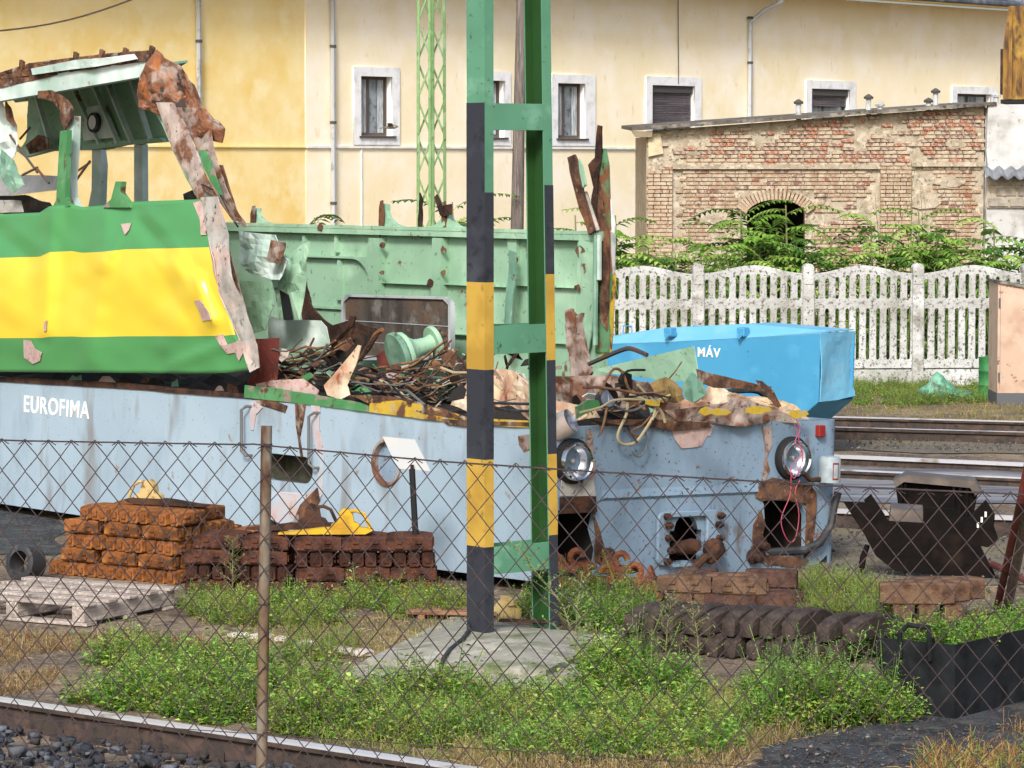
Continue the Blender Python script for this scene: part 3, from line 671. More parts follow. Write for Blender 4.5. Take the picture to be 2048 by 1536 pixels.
# --- rounded corners
for cx, sg in ((rc, -1), (SW - rc, 1)):
    b = B(); n = 8; vs = []
    for z in (ZB, ZT):
        for rr_ in (rc, rc - .04):
            for i in range(n + 1):
                t = math.pi / 2 * i / n; vs.append((cx + sg * rr_ * math.cos(t), rc - rr_ * math.sin(t), z))
    k = n + 1
    for i in range(n):
        b.f += [(i, i + 1, 2 * k + i + 1, 2 * k + i), (k + i + 1, k + i, 3 * k + i, 3 * k + i + 1), (2 * k + i, 2 * k + i + 1, 3 * k + i + 1, 3 * k + i), (i + 1, i, k + i, k + i + 1)]
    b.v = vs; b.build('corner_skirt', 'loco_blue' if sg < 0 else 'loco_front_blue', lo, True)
# --- front skirt with buffer and coupler openings
def fp(x, y): p = lf(x, y); return (p.x, p.z)
hl = [(.14, .1), (.5, .1), (.53, .3), (.47, .45), (.5, .58), (.14, .6)]
hr = [fp(1527, 1000), fp(1600, 1003), fp(1612, 1030), fp(1612, 1095), fp(1600, 1112), fp(1540, 1112), fp(1520, 1090), fp(1530, 1050)]
c0, c1 = fp(1345, 1035), fp(1397, 1120); hc = [(c0[0] - .03, c1[1]), (c1[0] + .02, c1[1]), (c1[0] + .02, c0[1] - .1)] + [((c0[0] + c1[0]) / 2 + .12 * math.cos(R(a)), c0[1] - .1 + .12 * math.sin(R(a))) for a in range(0, 181, 30)] + [(c0[0] - .03, c0[1] - .1)]
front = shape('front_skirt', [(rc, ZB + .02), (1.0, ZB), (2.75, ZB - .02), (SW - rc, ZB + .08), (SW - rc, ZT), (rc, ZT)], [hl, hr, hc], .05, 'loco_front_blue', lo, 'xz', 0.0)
# fold line across the nose
zc = fp(1400, 985)[1]; b = B(); xs0, xs1_ = .55, 2.12
b.add([(xs0, -.001, zc + .05), (xs1_, -.001, zc + .05), (xs1_, -.02, zc - .01), (xs0, -.02, zc - .01), (xs0, -.001, zc - .03), (xs1_, -.001, zc - .03)], [(0, 1, 2, 3), (3, 2, 5, 4), (0, 3, 4), (1, 5, 2)]); b.build('nose_crease', 'loco_front_blue', lo)
def fpatch(name, px, m, y=-.006, seed=1, amp=.004, th=.006, cuts=2): return patch(name, [lf(*p, y) for p in px], m, lo, (0, 1, 0), amp, cuts, th, seed, fr=4)
fpatch('bare_patch', [(1340, 850), (1428, 850), (1420, 872), (1408, 870), (1402, 892), (1392, 875), (1385, 895), (1362, 897), (1350, 880), (1352, 865)], 'pink_primer', seed=2)
fpatch('bare_strip', [(1524, 852), (1542, 852), (1544, 890), (1533, 915), (1540, 940), (1530, 962), (1524, 960), (1532, 900)], 'torn_primer', seed=3)
fpatch('bare_strip', [(1172, 860), (1186, 862), (1184, 900), (1192, 940), (1186, 975), (1176, 975), (1178, 930)], 'torn_primer', seed=4)
fpatch('bare_patch', [(1036, 872), (1062, 868), (1062, 900), (1048, 905), (1038, 890)], 'torn_primer', -.004, seed=5)
for pxs, sd in (([(1520, 965), (1545, 955), (1580, 962), (1620, 968), (1632, 985), (1625, 1010), (1600, 1003), (1560, 998), (1528, 1002), (1512, 995)], 7), ([(1612, 990), (1632, 985), (1630, 1060), (1622, 1110), (1610, 1120), (1612, 1060)], 8),
                ([(1500, 1095), (1525, 1060), (1532, 1110), (1600, 1114), (1618, 1120), (1600, 1135), (1530, 1130)], 9), ([(1508, 1050), (1524, 1020), (1532, 1050), (1518, 1090), (1505, 1080)], 10)):
    fpatch('rusted_edge', pxs, 'rust', -.012, sd, .02, .01, 3)
fpatch('rusted_edge', [(1120, 995), (1190, 992), (1192, 1024), (1120, 1028)], 'rust_dark', -.02, 11, .012, .012, 3)
fpatch('rusted_edge', [(1186, 1025), (1200, 1060), (1212, 1100), (1205, 1130), (1188, 1120), (1192, 1070)], 'rust', -.015, 12, .02, .01, 3)
fpatch('bracket_plate', [(1122, 955), (1186, 960), (1190, 992), (1122, 992)], 'grey_primer', -.01, 13, .02, .01, 3)
# boxes behind the openings
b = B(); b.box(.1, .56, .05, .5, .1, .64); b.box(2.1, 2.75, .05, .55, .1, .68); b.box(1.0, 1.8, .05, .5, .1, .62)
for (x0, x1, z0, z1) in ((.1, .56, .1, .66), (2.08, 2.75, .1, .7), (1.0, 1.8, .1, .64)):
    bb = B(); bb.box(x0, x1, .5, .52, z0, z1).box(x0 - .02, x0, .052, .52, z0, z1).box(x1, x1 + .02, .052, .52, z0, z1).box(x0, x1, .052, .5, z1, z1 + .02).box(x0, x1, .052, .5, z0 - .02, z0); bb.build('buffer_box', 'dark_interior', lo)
# coupler plate, bolts and drawgear
pl0, pl1 = fp(1308, 1132), fp(1438, 1018)
cp = shape('coupler_plate', rrect(pl0[0], pl1[0], pl0[1], pl1[1], .06), [rrect(c0[0] - .05, c1[0] + .05, c1[1] - .03, c0[1] + .0, .03)], .035, 'loco_front_blue', lo, 'xz', -.037, bevel=.008)
for px, py in ((1325, 1032), (1328, 1050), (1328, 1075), (1332, 1100), (1325, 1122), (1432, 1030), (1428, 1048), (1430, 1075), (1432, 1100)):
    p = fp(px, py); b = B(); b.lathe([(.028, 0), (.028, .035), (.016, .035), (.016, .06), (.001, .06)], Matrix.Translation((p[0], -.037, p[1])) @ Matrix.Rotation(math.pi / 2, 4, 'X'), 6); b.build('bolt', 'rust_dark', cp)
p = fp(1385, 1095); b = B()
b.lathe([(.05, -.1), (.06, .1), (.045, .16), (.001, .17)], Matrix.Translation((p[0] - .08, .02, p[1])) @ Matrix.Rotation(math.pi / 2 - .2, 4, 'X'), 12)
b.lathe([(.03, -.1), (.08, -.02), (.085, .03), (.05, .08), (.001, .09)], Matrix.Translation((p[0] + .12, -.1, p[1] - .02)) @ Matrix.Rotation(.5, 4, 'Y'), 14)
b.tube([(p[0] - .07, -.08, p[1] - .16), (p[0] + .02, -.12, p[1] - .06), (p[0] + .12, -.12, p[1] - .05)], .03, 8)
b.build('draw_hook', 'rust_dark', lo, True)
for px, py in ((1120 + 88, 1108), (1500, 1110), (1512, 1085)):
    p = fp(px, py); b = B(); b.lathe([(.05, 0), (.06, .05), (.035, .06), (.03, .12), (.001, .12)], Matrix.Translation((p[0], -.01, p[1])) @ Matrix.Rotation(math.pi / 2 + .2, 4, 'X'), 12); b.build('air_cock', 'rust_dark', lo, True)
# headlights
def headlight(px, py, r, tilt=0.0, name='headlight'):
    p = lf(px, py, -.01); M = Matrix.Translation(p) @ Matrix.Rotation(math.pi / 2 + tilt, 4, 'X') @ Matrix.Rotation(.0, 4, 'Y')
    h = B().lathe([(r * 1.22, -.01), (r * 1.22, .03), (r * 1.02, .05), (r * .98, .0)], M, 32, False).build(name, 'black', lo, True)
    B().lathe([(r * 1.02, .02), (r * 1.06, .06), (r * .99, .085), (r * .9, .075), (r * .88, .05), (r * .86, .02)], M, 32, False).build('bezel', 'chrome', h, True)
    B().lathe([(.001, -.06), (r * .3, -.05), (r * .65, -.02), (r * .9, .045)], M, 32, False).build('reflector', 'lens', h, True)
    B().lathe([(.001, -.05), (r * .12, -.04), (r * .12, .02), (.001, .03)], M, 12).build('bulb', 'grey_primer', h, True)
    return h
headlight(1143, 922, .135); headlight(1582, 916, .135)
# upper marker lamp torn loose, with its housing
M = Matrix.Translation(lf(1140, 842, -.06)) @ Matrix.Rotation(R(25), 4, 'Z') @ Matrix.Rotation(R(62), 4, 'X')
h = B().lathe([(.1, -.16), (.095, 0), (.09, .01), (.08, .0)], M, 20, False).build('marker_lamp', 'grey_primer', lo, True)
B().lathe([(.001, -.03), (.05, -.02), (.085, .012)], M, 20, False).build('reflector', 'lens', h, True)
p = lf(1640, 862, -.02); b = B(); b.cbox(p.x - .035, p.x + .035, -.05, 0, p.z - .045, p.z + .045, .006); b.build('red_marker', 'red_lens', lo)
# air reservoir on the right corner with its printed label
p0, p1 = lf(1660, 960, -.14), lf(1660, 908, -.14); b = B()
b.lathe([(.085, 0), (.085, p1.z - p0.z - .02), (.07, p1.z - p0.z), (.001, p1.z - p0.z + .008)], Matrix.Translation((2.77, -.12, p0.z - .02)), 20); rv = b.build('reservoir', 'reservoir_grey', lo, True)
b = B(); zc_ = (p0.z + p1.z) / 2 - .03
for (a0, a1, z0, z1) in ((-.5, -.42, -.065, .065), (.06, .14, -.065, .065), (-.5, .14, .053, .065), (-.5, .14, -.065, -.053)):
    n = 6; vs = [(2.77 + .0865 * math.sin(a0 + (a1 - a0) * i / n), -.12 - .0865 * math.cos(a0 + (a1 - a0) * i / n), zc_ + z) for z in (z0, z1) for i in range(n + 1)]
    b.add(vs, [(i, i + 1, n + 2 + i, n + 1 + i) for i in range(n)])
b.build('label', 'red_lens', rv)
pp = [lf(*q, -.05) for q in ((1676, 985), (1668, 1015), (1662, 1050), (1640, 1085), (1610, 1100), (1560, 1108))]
pp[-1].y = .1; B().tube(pp, .032, 8).build('brake_hose', 'rubber', lo, True)
B().tube([lf(*q, -.1) for q in ((1605, 945), (1620, 960), (1645, 958), (1655, 955))], .02, 7).build('valve_pipe', 'rust_dark', lo, True)
# --- far side, underframe, deck
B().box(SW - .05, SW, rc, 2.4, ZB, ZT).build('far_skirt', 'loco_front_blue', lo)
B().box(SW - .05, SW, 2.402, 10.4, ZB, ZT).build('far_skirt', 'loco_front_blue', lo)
B().box(.052, SW - .052, .56, 10.3, ZT - .16, ZT - .1).build('deck_plate', 'rust_dark', lo)
b = B(); b.box(.5, .75, .6, 10, .02, ZT - .17).box(SW - .75, SW - .5, .6, 10, .02, ZT - .17); b.build('underframe', 'black', lo)
for s in (1.2, 5, 9): B().cbox(.2, SW - .2, s, s + .25, -.12, .076, .02).build('timber_packing', 'wood_sleeper', lo)
# --- far side wall seen from inside
x = SW - .1
def w_(px, py): p = ls(px, py, x); return p.y, p.z
sA = w_(1212, 560)[0]; zTop = w_(890, 462)[1]
B().box(x, x + .04, sA, 10.4, ZT - .05, zTop).build('far_wall', 'mint', lo)
def bar(a, c, d, name='wall_rib', m='mint'):          # px corners, depth proud towards camera
    p, q = w_(*a), w_(*c); B().box(x - d, x - .0005, min(p[0], q[0]), max(p[0], q[0]), min(p[1], q[1]), max(p[1], q[1])).build(name, m, lo)
B().box(x - .09, x + .05, sA, 10.3, zTop + .001, zTop + .03).build('top_rail', 'mint', lo)
B().box(x - .085, x - .001, sA, 10.3, zTop - .05, zTop - .0).build('top_rail', 'mint', lo)
for (x0, x1, y0, y1, d) in ((753, 768, 476, 700, .09), (880, 893, 476, 700, .09), (1024, 1036, 476, 700, .05), (1168, 1180, 476, 700, .07), (613, 617, 470, 505, .05), (677, 681, 470, 505, .05), (681, 685, 520, 600, .04)): bar((x0, y0), (x1, y1), d)
for (x0, x1, y0, y1, d) in ((769, 879, 565, 571, .05), (894, 1023, 568, 575, .05), (1037, 1167, 571, 577, .05), (560, 752, 508, 519, .06), (560, 752, 612, 617, .03), (769, 879, 665, 671, .045), (894, 1023, 668, 674, .045), (1037, 1167, 682, 688, .045)): bar((x0, y0), (x1, y1), d)
b = B(); q0 = w_(752, 519); arc = [(q0[0], q0[1])] + [(q0[0] + .28 - .28 * math.cos(R(a)), q0[1] - .28 + .28 * math.sin(R(a))) for a in range(0, 91, 15)]
b.prism([(x - .06, s, z) for s, z in arc], (.058, 0, 0)); b.build('wall_rib', 'mint', lo)
def stub(px, h, wL, wR, m='mint', lean=0.0):         # flared window-post stump
    s0, z0 = w_(px, 462); z0 = zTop + .031; pts = [(s0 + wL, z0)]
    pts += [(s0 + .03 + (wL - .03) * (1 - math.sin(R(a))), z0 + h * .75 * (1 - math.cos(R(a)))) for a in (30, 60, 85)] + [(s0 + .025 + lean, z0 + h), (s0 - .03 + lean, z0 + h * .96)]
    pts += [(s0 - .03 - (wR - .03) * (1 - math.sin(R(a))), z0 + h * .75 * (1 - math.cos(R(a)))) for a in (85, 60, 30)] + [(s0 - wR, z0)]
    st = B().prism([(x - .03, s, z) for s, z in pts], (.05, 0, 0)).build('post_stump', m, lo)
    patch('rust_tear', [(x - .04, s0 + .03 + lean, z0 + h * 1.1), (x - .06, s0 - .03 + lean, z0 + h * 1.15), (x - .05, s0 - .04, z0 + h * .55), (x - .04, s0 - .02, z0 - .06), (x - .04, s0 + .04, z0 - .1), (x - .05, s0 + .045, z0 + h * .6)], 'rust', st, (1, .3, 0), .03, 3, .012, px)
stub(515, .14, .1, .24); stub(772, .2, .05, .28); stub(895, .2, .26, .3)
patch('rust_tear', [ls(*p, x - .05) for p in ((872, 395), (876, 388), (884, 412), (905, 408), (908, 428), (890, 432), (880, 430))], 'rust_dark', lo, (1, 0, 0), .05, 3, .015, 77)
patch('rust_tear', [ls(*p, x - .03) for p in ((838, 385), (845, 400), (842, 455), (834, 455), (836, 420))], 'rust_dark', lo, (1, 0, 0), .05, 3, .015, 78)
for (px, py, s_) in ((640, 455, .05), (860, 566, .06), (1160, 500, .07), (1155, 575, .05), (1030, 520, .05), (765, 490, .05), (765, 545, .04), (886, 500, .05), (886, 545, .04), (770, 600, .03)):
    p = ls(px, py, x - .095); patch('rust_scab', [(p.x, p.y + s_ * math.cos(a) * (.6 + .4 * random.random()), p.z + s_ * .8 * math.sin(a) * (.5 + .5 * random.random())) for a in np.linspace(0, 5.6, 9)], 'rust', lo, (1, 0, 0), .008, 2, .008, px)
# lower liner flap hanging on the wall
patch('liner_flap', [ls(*p, x - .2) for p in ((1020, 500), (1032, 505), (1034, 545), (1026, 600), (1022, 700), (1008, 700), (1018, 580))], 'mint_dark', lo, (1, .4, 0), .05, 3, .01, 5)
# --- near side bodysheet, pushed out of line
CREASE = [((108, 412), (92, 660), .03, 26), ((92, 500), (60, 700), .015, 30), ((212, 430), (208, 520), .03, 34), ((208, 520), (180, 720), .022, 30), ((272, 432), (335, 505), -.03, 26), ((335, 505), (420, 640), .035, 34), ((270, 432), (225, 505), .022, 16), ((330, 690), (395, 560), .02, 26), ((0, 470), (60, 520), -.02, 30), ((395, 560), (422, 640), .03, 16), ((345, 730), (445, 690), .02, 18)]
def relief(px, py, u, v):
    r = -.08 - .05 * math.sin(math.pi * v) - .05 * u * v; q = Vector((px * .011, py * .011, 2)); r += .035 * noise.noise(q * .8) + .012 * noise.noise(q * 2.2)
    for (a, c, am, w) in CREASE:
        A, D = Vector(a), Vector(c) - Vector(a); t = max(0, min(1, (Vector((px, py)) - A).dot(D) / D.length_squared)); d = (Vector((px, py)) - A - D * t).length
        if d < w: r -= am * (1 - d / w)
    return r
def relief_px(px, py):
    v = (py - ytop(px)) / (ybot(px) - ytop(px)); return relief(px, py, (px + 260) / (xr(v) + 260), v)
NU, NV = 110, 44; V = []; xr = lambda v: np.interp(v, [0, .3, .5, .78, 1], [408, 424, 442, 470, 514])
ytop = lambda x: np.interp(x, [-260, 80, 100, 145, 165, 205, 250, 420], [440, 425, 412, 409, 414, 411, 404, 398])
ybot = lambda x: np.interp(x, [-260, 380, 450, 514], [742, 747, 746, 738])
for j in range(NV + 1):
    for i in range(NU + 1):
        u, v = i / NU, j / NV; px = -260 + (xr(v) + 260) * u; py = ytop(px) + (ybot(px) - ytop(px)) * v
        p = ls(px, py, relief(px, py, u, v)); V.append(p)
me = bpy.data.meshes.new('body_sheet'); W_ = NU + 1
fs = [(j * W_ + i, (j + 1) * W_ + i, (j + 1) * W_ + i + 1, j * W_ + i + 1) for j in range(NV) for i in range(NU)]
me.from_pydata([tuple(p) for p in V], [], fs); uvl = me.uv_layers.new(name='UVMap')
for lp in me.loops:
    j, i = divmod(lp.vertex_index, W_); uvl.data[lp.index].uv = (i / NU, (j / NV))
me.polygons.foreach_set('use_smooth', [True] * len(me.polygons))
sheet_ = link('body_sheet', me, 'livery', lo); s_ = sheet_.modifiers.new('thickness', 'SOLIDIFY'); s_.thickness = .006; s_.offset = 0
MATS['livery'].node_tree.nodes['Principled BSDF'].inputs['Roughness'].default_value = .3
for px, sd in (([(242, 448), (262, 446), (258, 460), (250, 470)], 1), ([(47, 680), (62, 682), (70, 698), (84, 705), (80, 722), (66, 728), (48, 715)], 2), ([(388, 602), (400, 600), (418, 625), (422, 640), (405, 642), (398, 620)], 3),
               ([(430, 672), (445, 668), (455, 690), (480, 680), (490, 700), (478, 722), (470, 705), (455, 708), (440, 690)], 4), ([(386, 405), (410, 400), (415, 430), (412, 470), (402, 470), (400, 440)], 5), ([(88, 645), (94, 640), (92, 662), (87, 662)], 6)):
    patch('bare_patch', [ls(*p, relief_px(*p) - .012) for p in px], 'pink_primer', lo, (1, 0, 0), .001, 2, .004, sd)
patch('peeled_edge', [ls(*p, -.16 - .03 * (i % 2)) for i, p in enumerate(((400, 395), (432, 392), (455, 470), (470, 560), (490, 640), (510, 690), (518, 735), (500, 745), (485, 700), (462, 640), (440, 580), (432, 520), (415, 470)))], 'grey_primer', lo, (1, .5, 0), .05, 4, .008, 21)
# near window posts
def prism_px(name, px, t, dep, m, parent=lo): return B().prism([ls(*p, t) for p in px], (dep, 0, 0)).build(name, m, parent)
prism_px('window_post', [(120, 262), (134, 260), (130, 395), (140, 412), (100, 425), (112, 400)], -.1, .05, 'livery_green')
prism_px('window_post', [(134, 235), (148, 232), (146, 300), (141, 360), (143, 395), (152, 413), (140, 412), (130, 392)], .03, .07, 'mint_pale')
prism_px('window_post', [(231, 363), (243, 363), (241, 385), (253, 402), (258, 415), (205, 415), (222, 398)], -.1, .05, 'livery_green')
patch('torn_bracket', [ls(*p, 0) for p in ((70, 185), (105, 180), (140, 198), (150, 215), (148, 235), (130, 262), (126, 230), (110, 205), (72, 198))], 'rust', lo, (1, 0, .4), .06, 3, .01, 31)
# far window posts and roof side panel
xf = SW - .06
for px, lt in (((184, 300), (200, 295), (204, 330), (201, 415), (176, 415), (183, 380)), 0), (((268, 290), (284, 288), (285, 415), (268, 415)), 1):
    prism_px('window_post', px, xf, .07, 'mint_pale')
roofpan = [(8, 185), (60, 150), (300, 120), (340, 270), (352, 285), (320, 282), (285, 290), (240, 288), (210, 300), (180, 296), (110, 300), (75, 303), (50, 310), (40, 300), (52, 280), (90, 270), (108, 262), (96, 232), (80, 200), (30, 205)]
patch('roof_panel', [ls(*p, xf) for p in roofpan], 'mint', lo, (1, 0, 0), .02, 3, .012, 41)
for a, c in (((142, 160), (205, 290)), ((212, 150), (268, 287)), ((185, 155), (240, 287)), ((72, 175), (108, 298)), ((262, 145), (305, 285))):
    pa, pc = ls(*a, xf - .04), ls(*c, xf - .04); B().prism([pa, pa + Vector((0, -.03, 0)), pc + Vector((0, -.03, 0)), pc], (-.06, 0, 0)).build('roof_rib', 'mint_pale', lo)
q = [ls(*p, xf - .05) for p in ((165, 235), (178, 215), (200, 210), (215, 225), (232, 275), (170, 282))]; B().prism(q, (-.02, 0, 0)).build('speaker_panel', 'mint_pale', lo)
M = Matrix.Translation(ls(190, 245, xf - .08)) @ Matrix.Rotation(-math.pi / 2, 4, 'Y')
h = B().lathe([(.1, -.01), (.1, .03), (.075, .04), (.07, .0)], M, 24, False).build('ceiling_lamp', 'rubber', lo, True); B().lathe([(.001, .036), (.071, .034)], M, 24).build('diffuser', 'white_paint', h)
B().prism([ls(*p, xf - .025) for p in ((40, 300), (110, 290), (180, 290), (250, 282), (330, 276), (338, 284), (250, 291), (185, 300), (110, 302), (60, 315))], (-.06, 0, 0)).build('cant_rail', 'mint', lo)
# roof edge above the near windows
bend = lambda co: 0
B().prism([ls(*p, .3) for p in ((-120, 195), (0, 172), (150, 140), (250, 126), (302, 118), (292, 152), (200, 168), (100, 185), (0, 202), (-120, 228))], (.08, 0, 0)).build('roof_edge', 'mint_pale', lo)
patch('roof_skin', [ls(*p, .3) for p in ((-120, 172), (0, 146), (60, 126), (140, 116), (200, 112), (262, 103), (308, 100), (304, 120), (250, 128), (150, 142), (0, 176), (-120, 200))], 'rust', lo, (1, 0, .2), .05, 4, .01, 43)
patch('roof_skin', [ls(*p, .25) for p in ((60, 138), (150, 120), (210, 115), (268, 108), (275, 118), (200, 132), (120, 142), (65, 150))], 'mint_pale', lo, (1, 0, .2), .03, 4, .008, 44)
for px, py in ((40, 128), (148, 112), (200, 107), (247, 104), (300, 100)):
    p = ls(px, py, .28); B().prism([p + Vector((0, .03, -.08)), p + Vector((0, -.02, -.09)), p + Vector((0, -.04, .02)), p + Vector((0, .01, .04))], (.03, 0, 0)).build('roof_tab', 'rust', lo)
b = B(); qa = [Vector((.39, 5.15, 3.93)), Vector((.39, 9.6, 3.72)), Vector((2.93, 13.0, 3.95)), Vector((2.93, 9.3, 4.0))]; b.prism(qa, (0, 0, .02)); b.build('roof_sheet', 'mint_dark', lo)
# twisted corner pillar
patch('corner_pillar', [ls(*p, .1) for p in ((275, 190), (285, 150), (312, 100), (350, 130), (385, 195), (405, 225), (440, 262), (432, 292), (410, 262), (380, 235), (340, 215), (300, 212), (275, 215))], 'rust_mixed', lo, (1, .5, .3), .13, 4, .012, 51, fold=.5)
def strip(name, mid, wd, m, t0, sd, amp=.03, dt=0.0):
    L_, R_ = [], []
    for i, (px, py) in enumerate(mid):
        k = wd[i] if isinstance(wd, (list, tuple)) else wd
        L_.append(ls(px - k, py, t0 + dt * i)); R_.append(ls(px + k, py, t0 + dt * i))
    return patch(name, L_ + R_[::-1], m, lo, (1, .6, 0), amp, 4, .012, sd)
strip('corner_pillar', [(330, 205), (355, 260), (378, 320), (405, 375), (430, 440), (450, 520), (475, 620), (500, 730)], [16, 22, 20, 17, 17, 16, 16, 14], 'torn_primer', .02, 52, .05, -.015)
strip('corner_pillar', [(375, 215), (400, 260), (425, 330), (445, 385), (470, 430), (490, 452)], [18, 22, 14, 10, 8, 5], 'torn_primer', .12, 53, .06)
strip('pillar_lining', [(405, 300), (420, 340), (440, 390)], [6, 9, 5], 'livery_green', -.0, 54, .02)
strip('pillar_lining', [(300, 200), (330, 250), (362, 320), (395, 390)], [5, 6, 6, 5], 'mint', .2, 55, .03)
strip('pillar_lining', [(440, 330), (452, 380), (470, 425)], [6, 7, 5], 'rust', .15, 56, .03)
for k in range(5):
    pts = [ls(400 + 12 * i + 2 * k, 360 + (i * 14) + 10 * math.sin(i + k), -.05 - .02 * k) for i in range(7)]; B().tube(pts, .007, 5).build('hanging_wire', ['grey_cable', 'brown_cable', 'black'][k % 3], lo, True)
B().prism([ls(*p, SW - .3) for p in ((366, 388), (398, 374), (412, 378), (412, 400), (368, 400))], (.2, 0, 0)).build('cable_box', 'rubber', lo)
# torn cab lining behind the pillar
for px, m, t, sd, amp in (([(470, 462), (545, 470), (560, 500), (575, 520), (560, 560), (540, 560), (500, 545), (478, 520)], 'mint_pale', .7, 61, .12), ([(478, 560), (540, 565), (545, 610), (530, 660), (500, 668), (485, 620)], 'mint', .6, 62, .06),
                          ([(540, 545), (600, 490), (618, 482), (600, 520), (590, 580), (598, 640), (560, 640), (555, 590)], 'mint', .9, 63, .1), ([(560, 580), (578, 590), (585, 640), (568, 640)], 'black', .85, 64, .02), ([(545, 480), (575, 485), (560, 530), (535, 520)], 'torn_primer', .65, 65, .1)):
    patch('cab_lining', [ls(*p, t) for p in px], m, lo, (1, .6, 0), amp, 4, .008, sd, fold=.4)
# heap inside the cab window, left
for px, m, t, sd, amp in (([(-60, 190), (10, 200), (28, 240), (38, 290), (20, 330), (-20, 340), (-60, 330)], 'mint_pale', .5, 71, .12), ([(-60, 340), (30, 350), (120, 352), (118, 380), (60, 386), (-60, 402)], 'white_paint', 1.4, 72, .03), ([(0, 300), (30, 320), (50, 370), (30, 385), (0, 350)], 'mint_dark', .4, 73, .1),
                          ([(-60, 395), (50, 390), (100, 405), (108, 425), (-60, 430)], 'dark_interior', .9, 74, .06), ([(-60, 400), (40, 402), (45, 425), (-60, 428)], 'grey_primer', .5, 75, .06), ([(10, 200), (24, 215), (30, 255), (15, 240)], 'rust', .45, 76, .04), ([(52, 290), (75, 270), (95, 275), (98, 298), (60, 308)], 'rust', 2.7, 77, .03)):
    patch('cab_lining', [ls(*p, t) for p in px], m, lo, (1, .5, .2), amp, 4, .008, sd, fold=.4)
for a, c, t in (((40, 278), (60, 255), 2.6), ((20, 270), (75, 345), .5), ((140, 352), (180, 325), .9), ((180, 322), (142, 375), .9), ((45, 350), (75, 335), .4), ((72, 335), (98, 366), .4)):
    B().tube([ls(*a, t), ls(*c, t)], .012, 6).build('bent_rod', 'steel_rod', lo)
mat('pillar_paint', '#4a7a50', .7, layers=[('#7a4c34', 3, .52, .04), ('#5f8a66', 5, .57, .06), ('#3c3029', 9, .62, .04)], bump=.2)
# --- far front corner pillar
def fpil(name, px, m, t, sd, amp=.02, dep=.012): return patch(name, [ls(*p, t) for p in px], m, lo, (1, .4, 0), amp, 3, dep, sd)
prism_px('front_pillar', [(1192, 300), (1208, 297), (1214, 330), (1218, 450), (1222, 560), (1216, 705), (1190, 705), (1194, 560), (1192, 420)], SW - .12, .03, 'pillar_paint')
fpil('rusted_face', [(1192, 330), (1200, 400), (1198, 470), (1210, 440), (1218, 470), (1219, 560), (1214, 660), (1200, 640), (1204, 560), (1194, 500)], 'rust', SW - .135, 81)
fpil('rusted_face', [(1196, 250), (1204, 252), (1203, 300), (1196, 330), (1194, 440), (1186, 430), (1184, 400), (1190, 380), (1178, 330), (1190, 320), (1192, 280)], 'rust_dark', SW - .15, 82, .03)
fpil('outer_skin', [(1214, 345), (1222, 400), (1230, 450), (1228, 470), (1222, 480), (1216, 420)], 'white_paint', SW - .09, 83)
fpil('outer_skin', [(1222, 460), (1232, 470), (1230, 545), (1222, 560)], 'vent_grey', SW - .09, 84)
fpil('outer_skin', [(1220, 555), (1232, 548), (1228, 640), (1222, 705), (1204, 710), (1212, 640)], 'livery_yellow', SW - .1, 85)
fpil('bent_arm', [(1137, 315), (1152, 309), (1162, 330), (1170, 390), (1182, 440), (1190, 462), (1178, 470), (1160, 420), (1148, 370)], 'rust', SW - .25, 86, .04, .02)
fpil('bent_arm', [(1158, 318), (1164, 330), (1172, 370), (1166, 375), (1160, 345)], 'mint', SW - .28, 87, .02, .02)
for a, c, m in (((1170, 385), (1196, 462), 'grey_primer'), ((1192, 465), (1190, 690), 'mint_dark'), ((1198, 470), (1198, 560), 'mint_pale')):
    B().tube([ls(*a, SW - .2), ls(*c, SW - .2)], .022, 6).build('pillar_conduit', m, lo)
fpil('inner_liner', [(1160, 466), (1192, 466), (1194, 560), (1188, 640), (1176, 700), (1168, 700), (1172, 600), (1162, 530)], 'mint', SW - .17, 88, .03)
# ================================================================== scrap lying on the locomotive's deck
def spatch(name, px, m, t, sd, label, cat, amp=.05, th=.008, fold=.3, ax=0, n=(1, .5, .2), dt=None, fq=2.5):
    f = (lambda p, k: LF.on(ax, t + (dt(k, p) if dt else 0), *p))
    o = patch(name, [f(p, i) for i, p in enumerate(px)], m, None, n, amp, 4, th, sd, fr=fq, fold=fold)
    return resolo(o, label, cat, 'scrap heaped on the locomotive', LF)
def stube(name, px, r, m, t, label, cat='cable', ax=0, sm=True):
    pts = [LF.on(ax, t, *p) for p in px]
    # smooth path
    k = len(pts); out = []
    for i in range(k - 1):
        p0, p1, p2, p3 = pts[max(i - 1, 0)], pts[i], pts[i + 1], pts[min(i + 2, k - 1)]
        for u in (0, .25, .5, .75):
            out.append(.5 * ((2 * p1) + (p2 - p0) * u + (2 * p0 - 5 * p1 + 4 * p2 - p3) * u * u + (3 * p1 - p0 - 3 * p2 + p3) * u ** 3))
    out.append(pts[-1])
    return B().tube(out, r, 6).solo(name, m, label, cat, 'scrap heaped on the locomotive', fr=LF, smooth=True)
mat('shoe_ochre', '#8a7444', .9, layers=[('#6b5836', 6, .55, .08), ('#a48f5c', 9, .6, .06)], bump=.6, bscale=25)
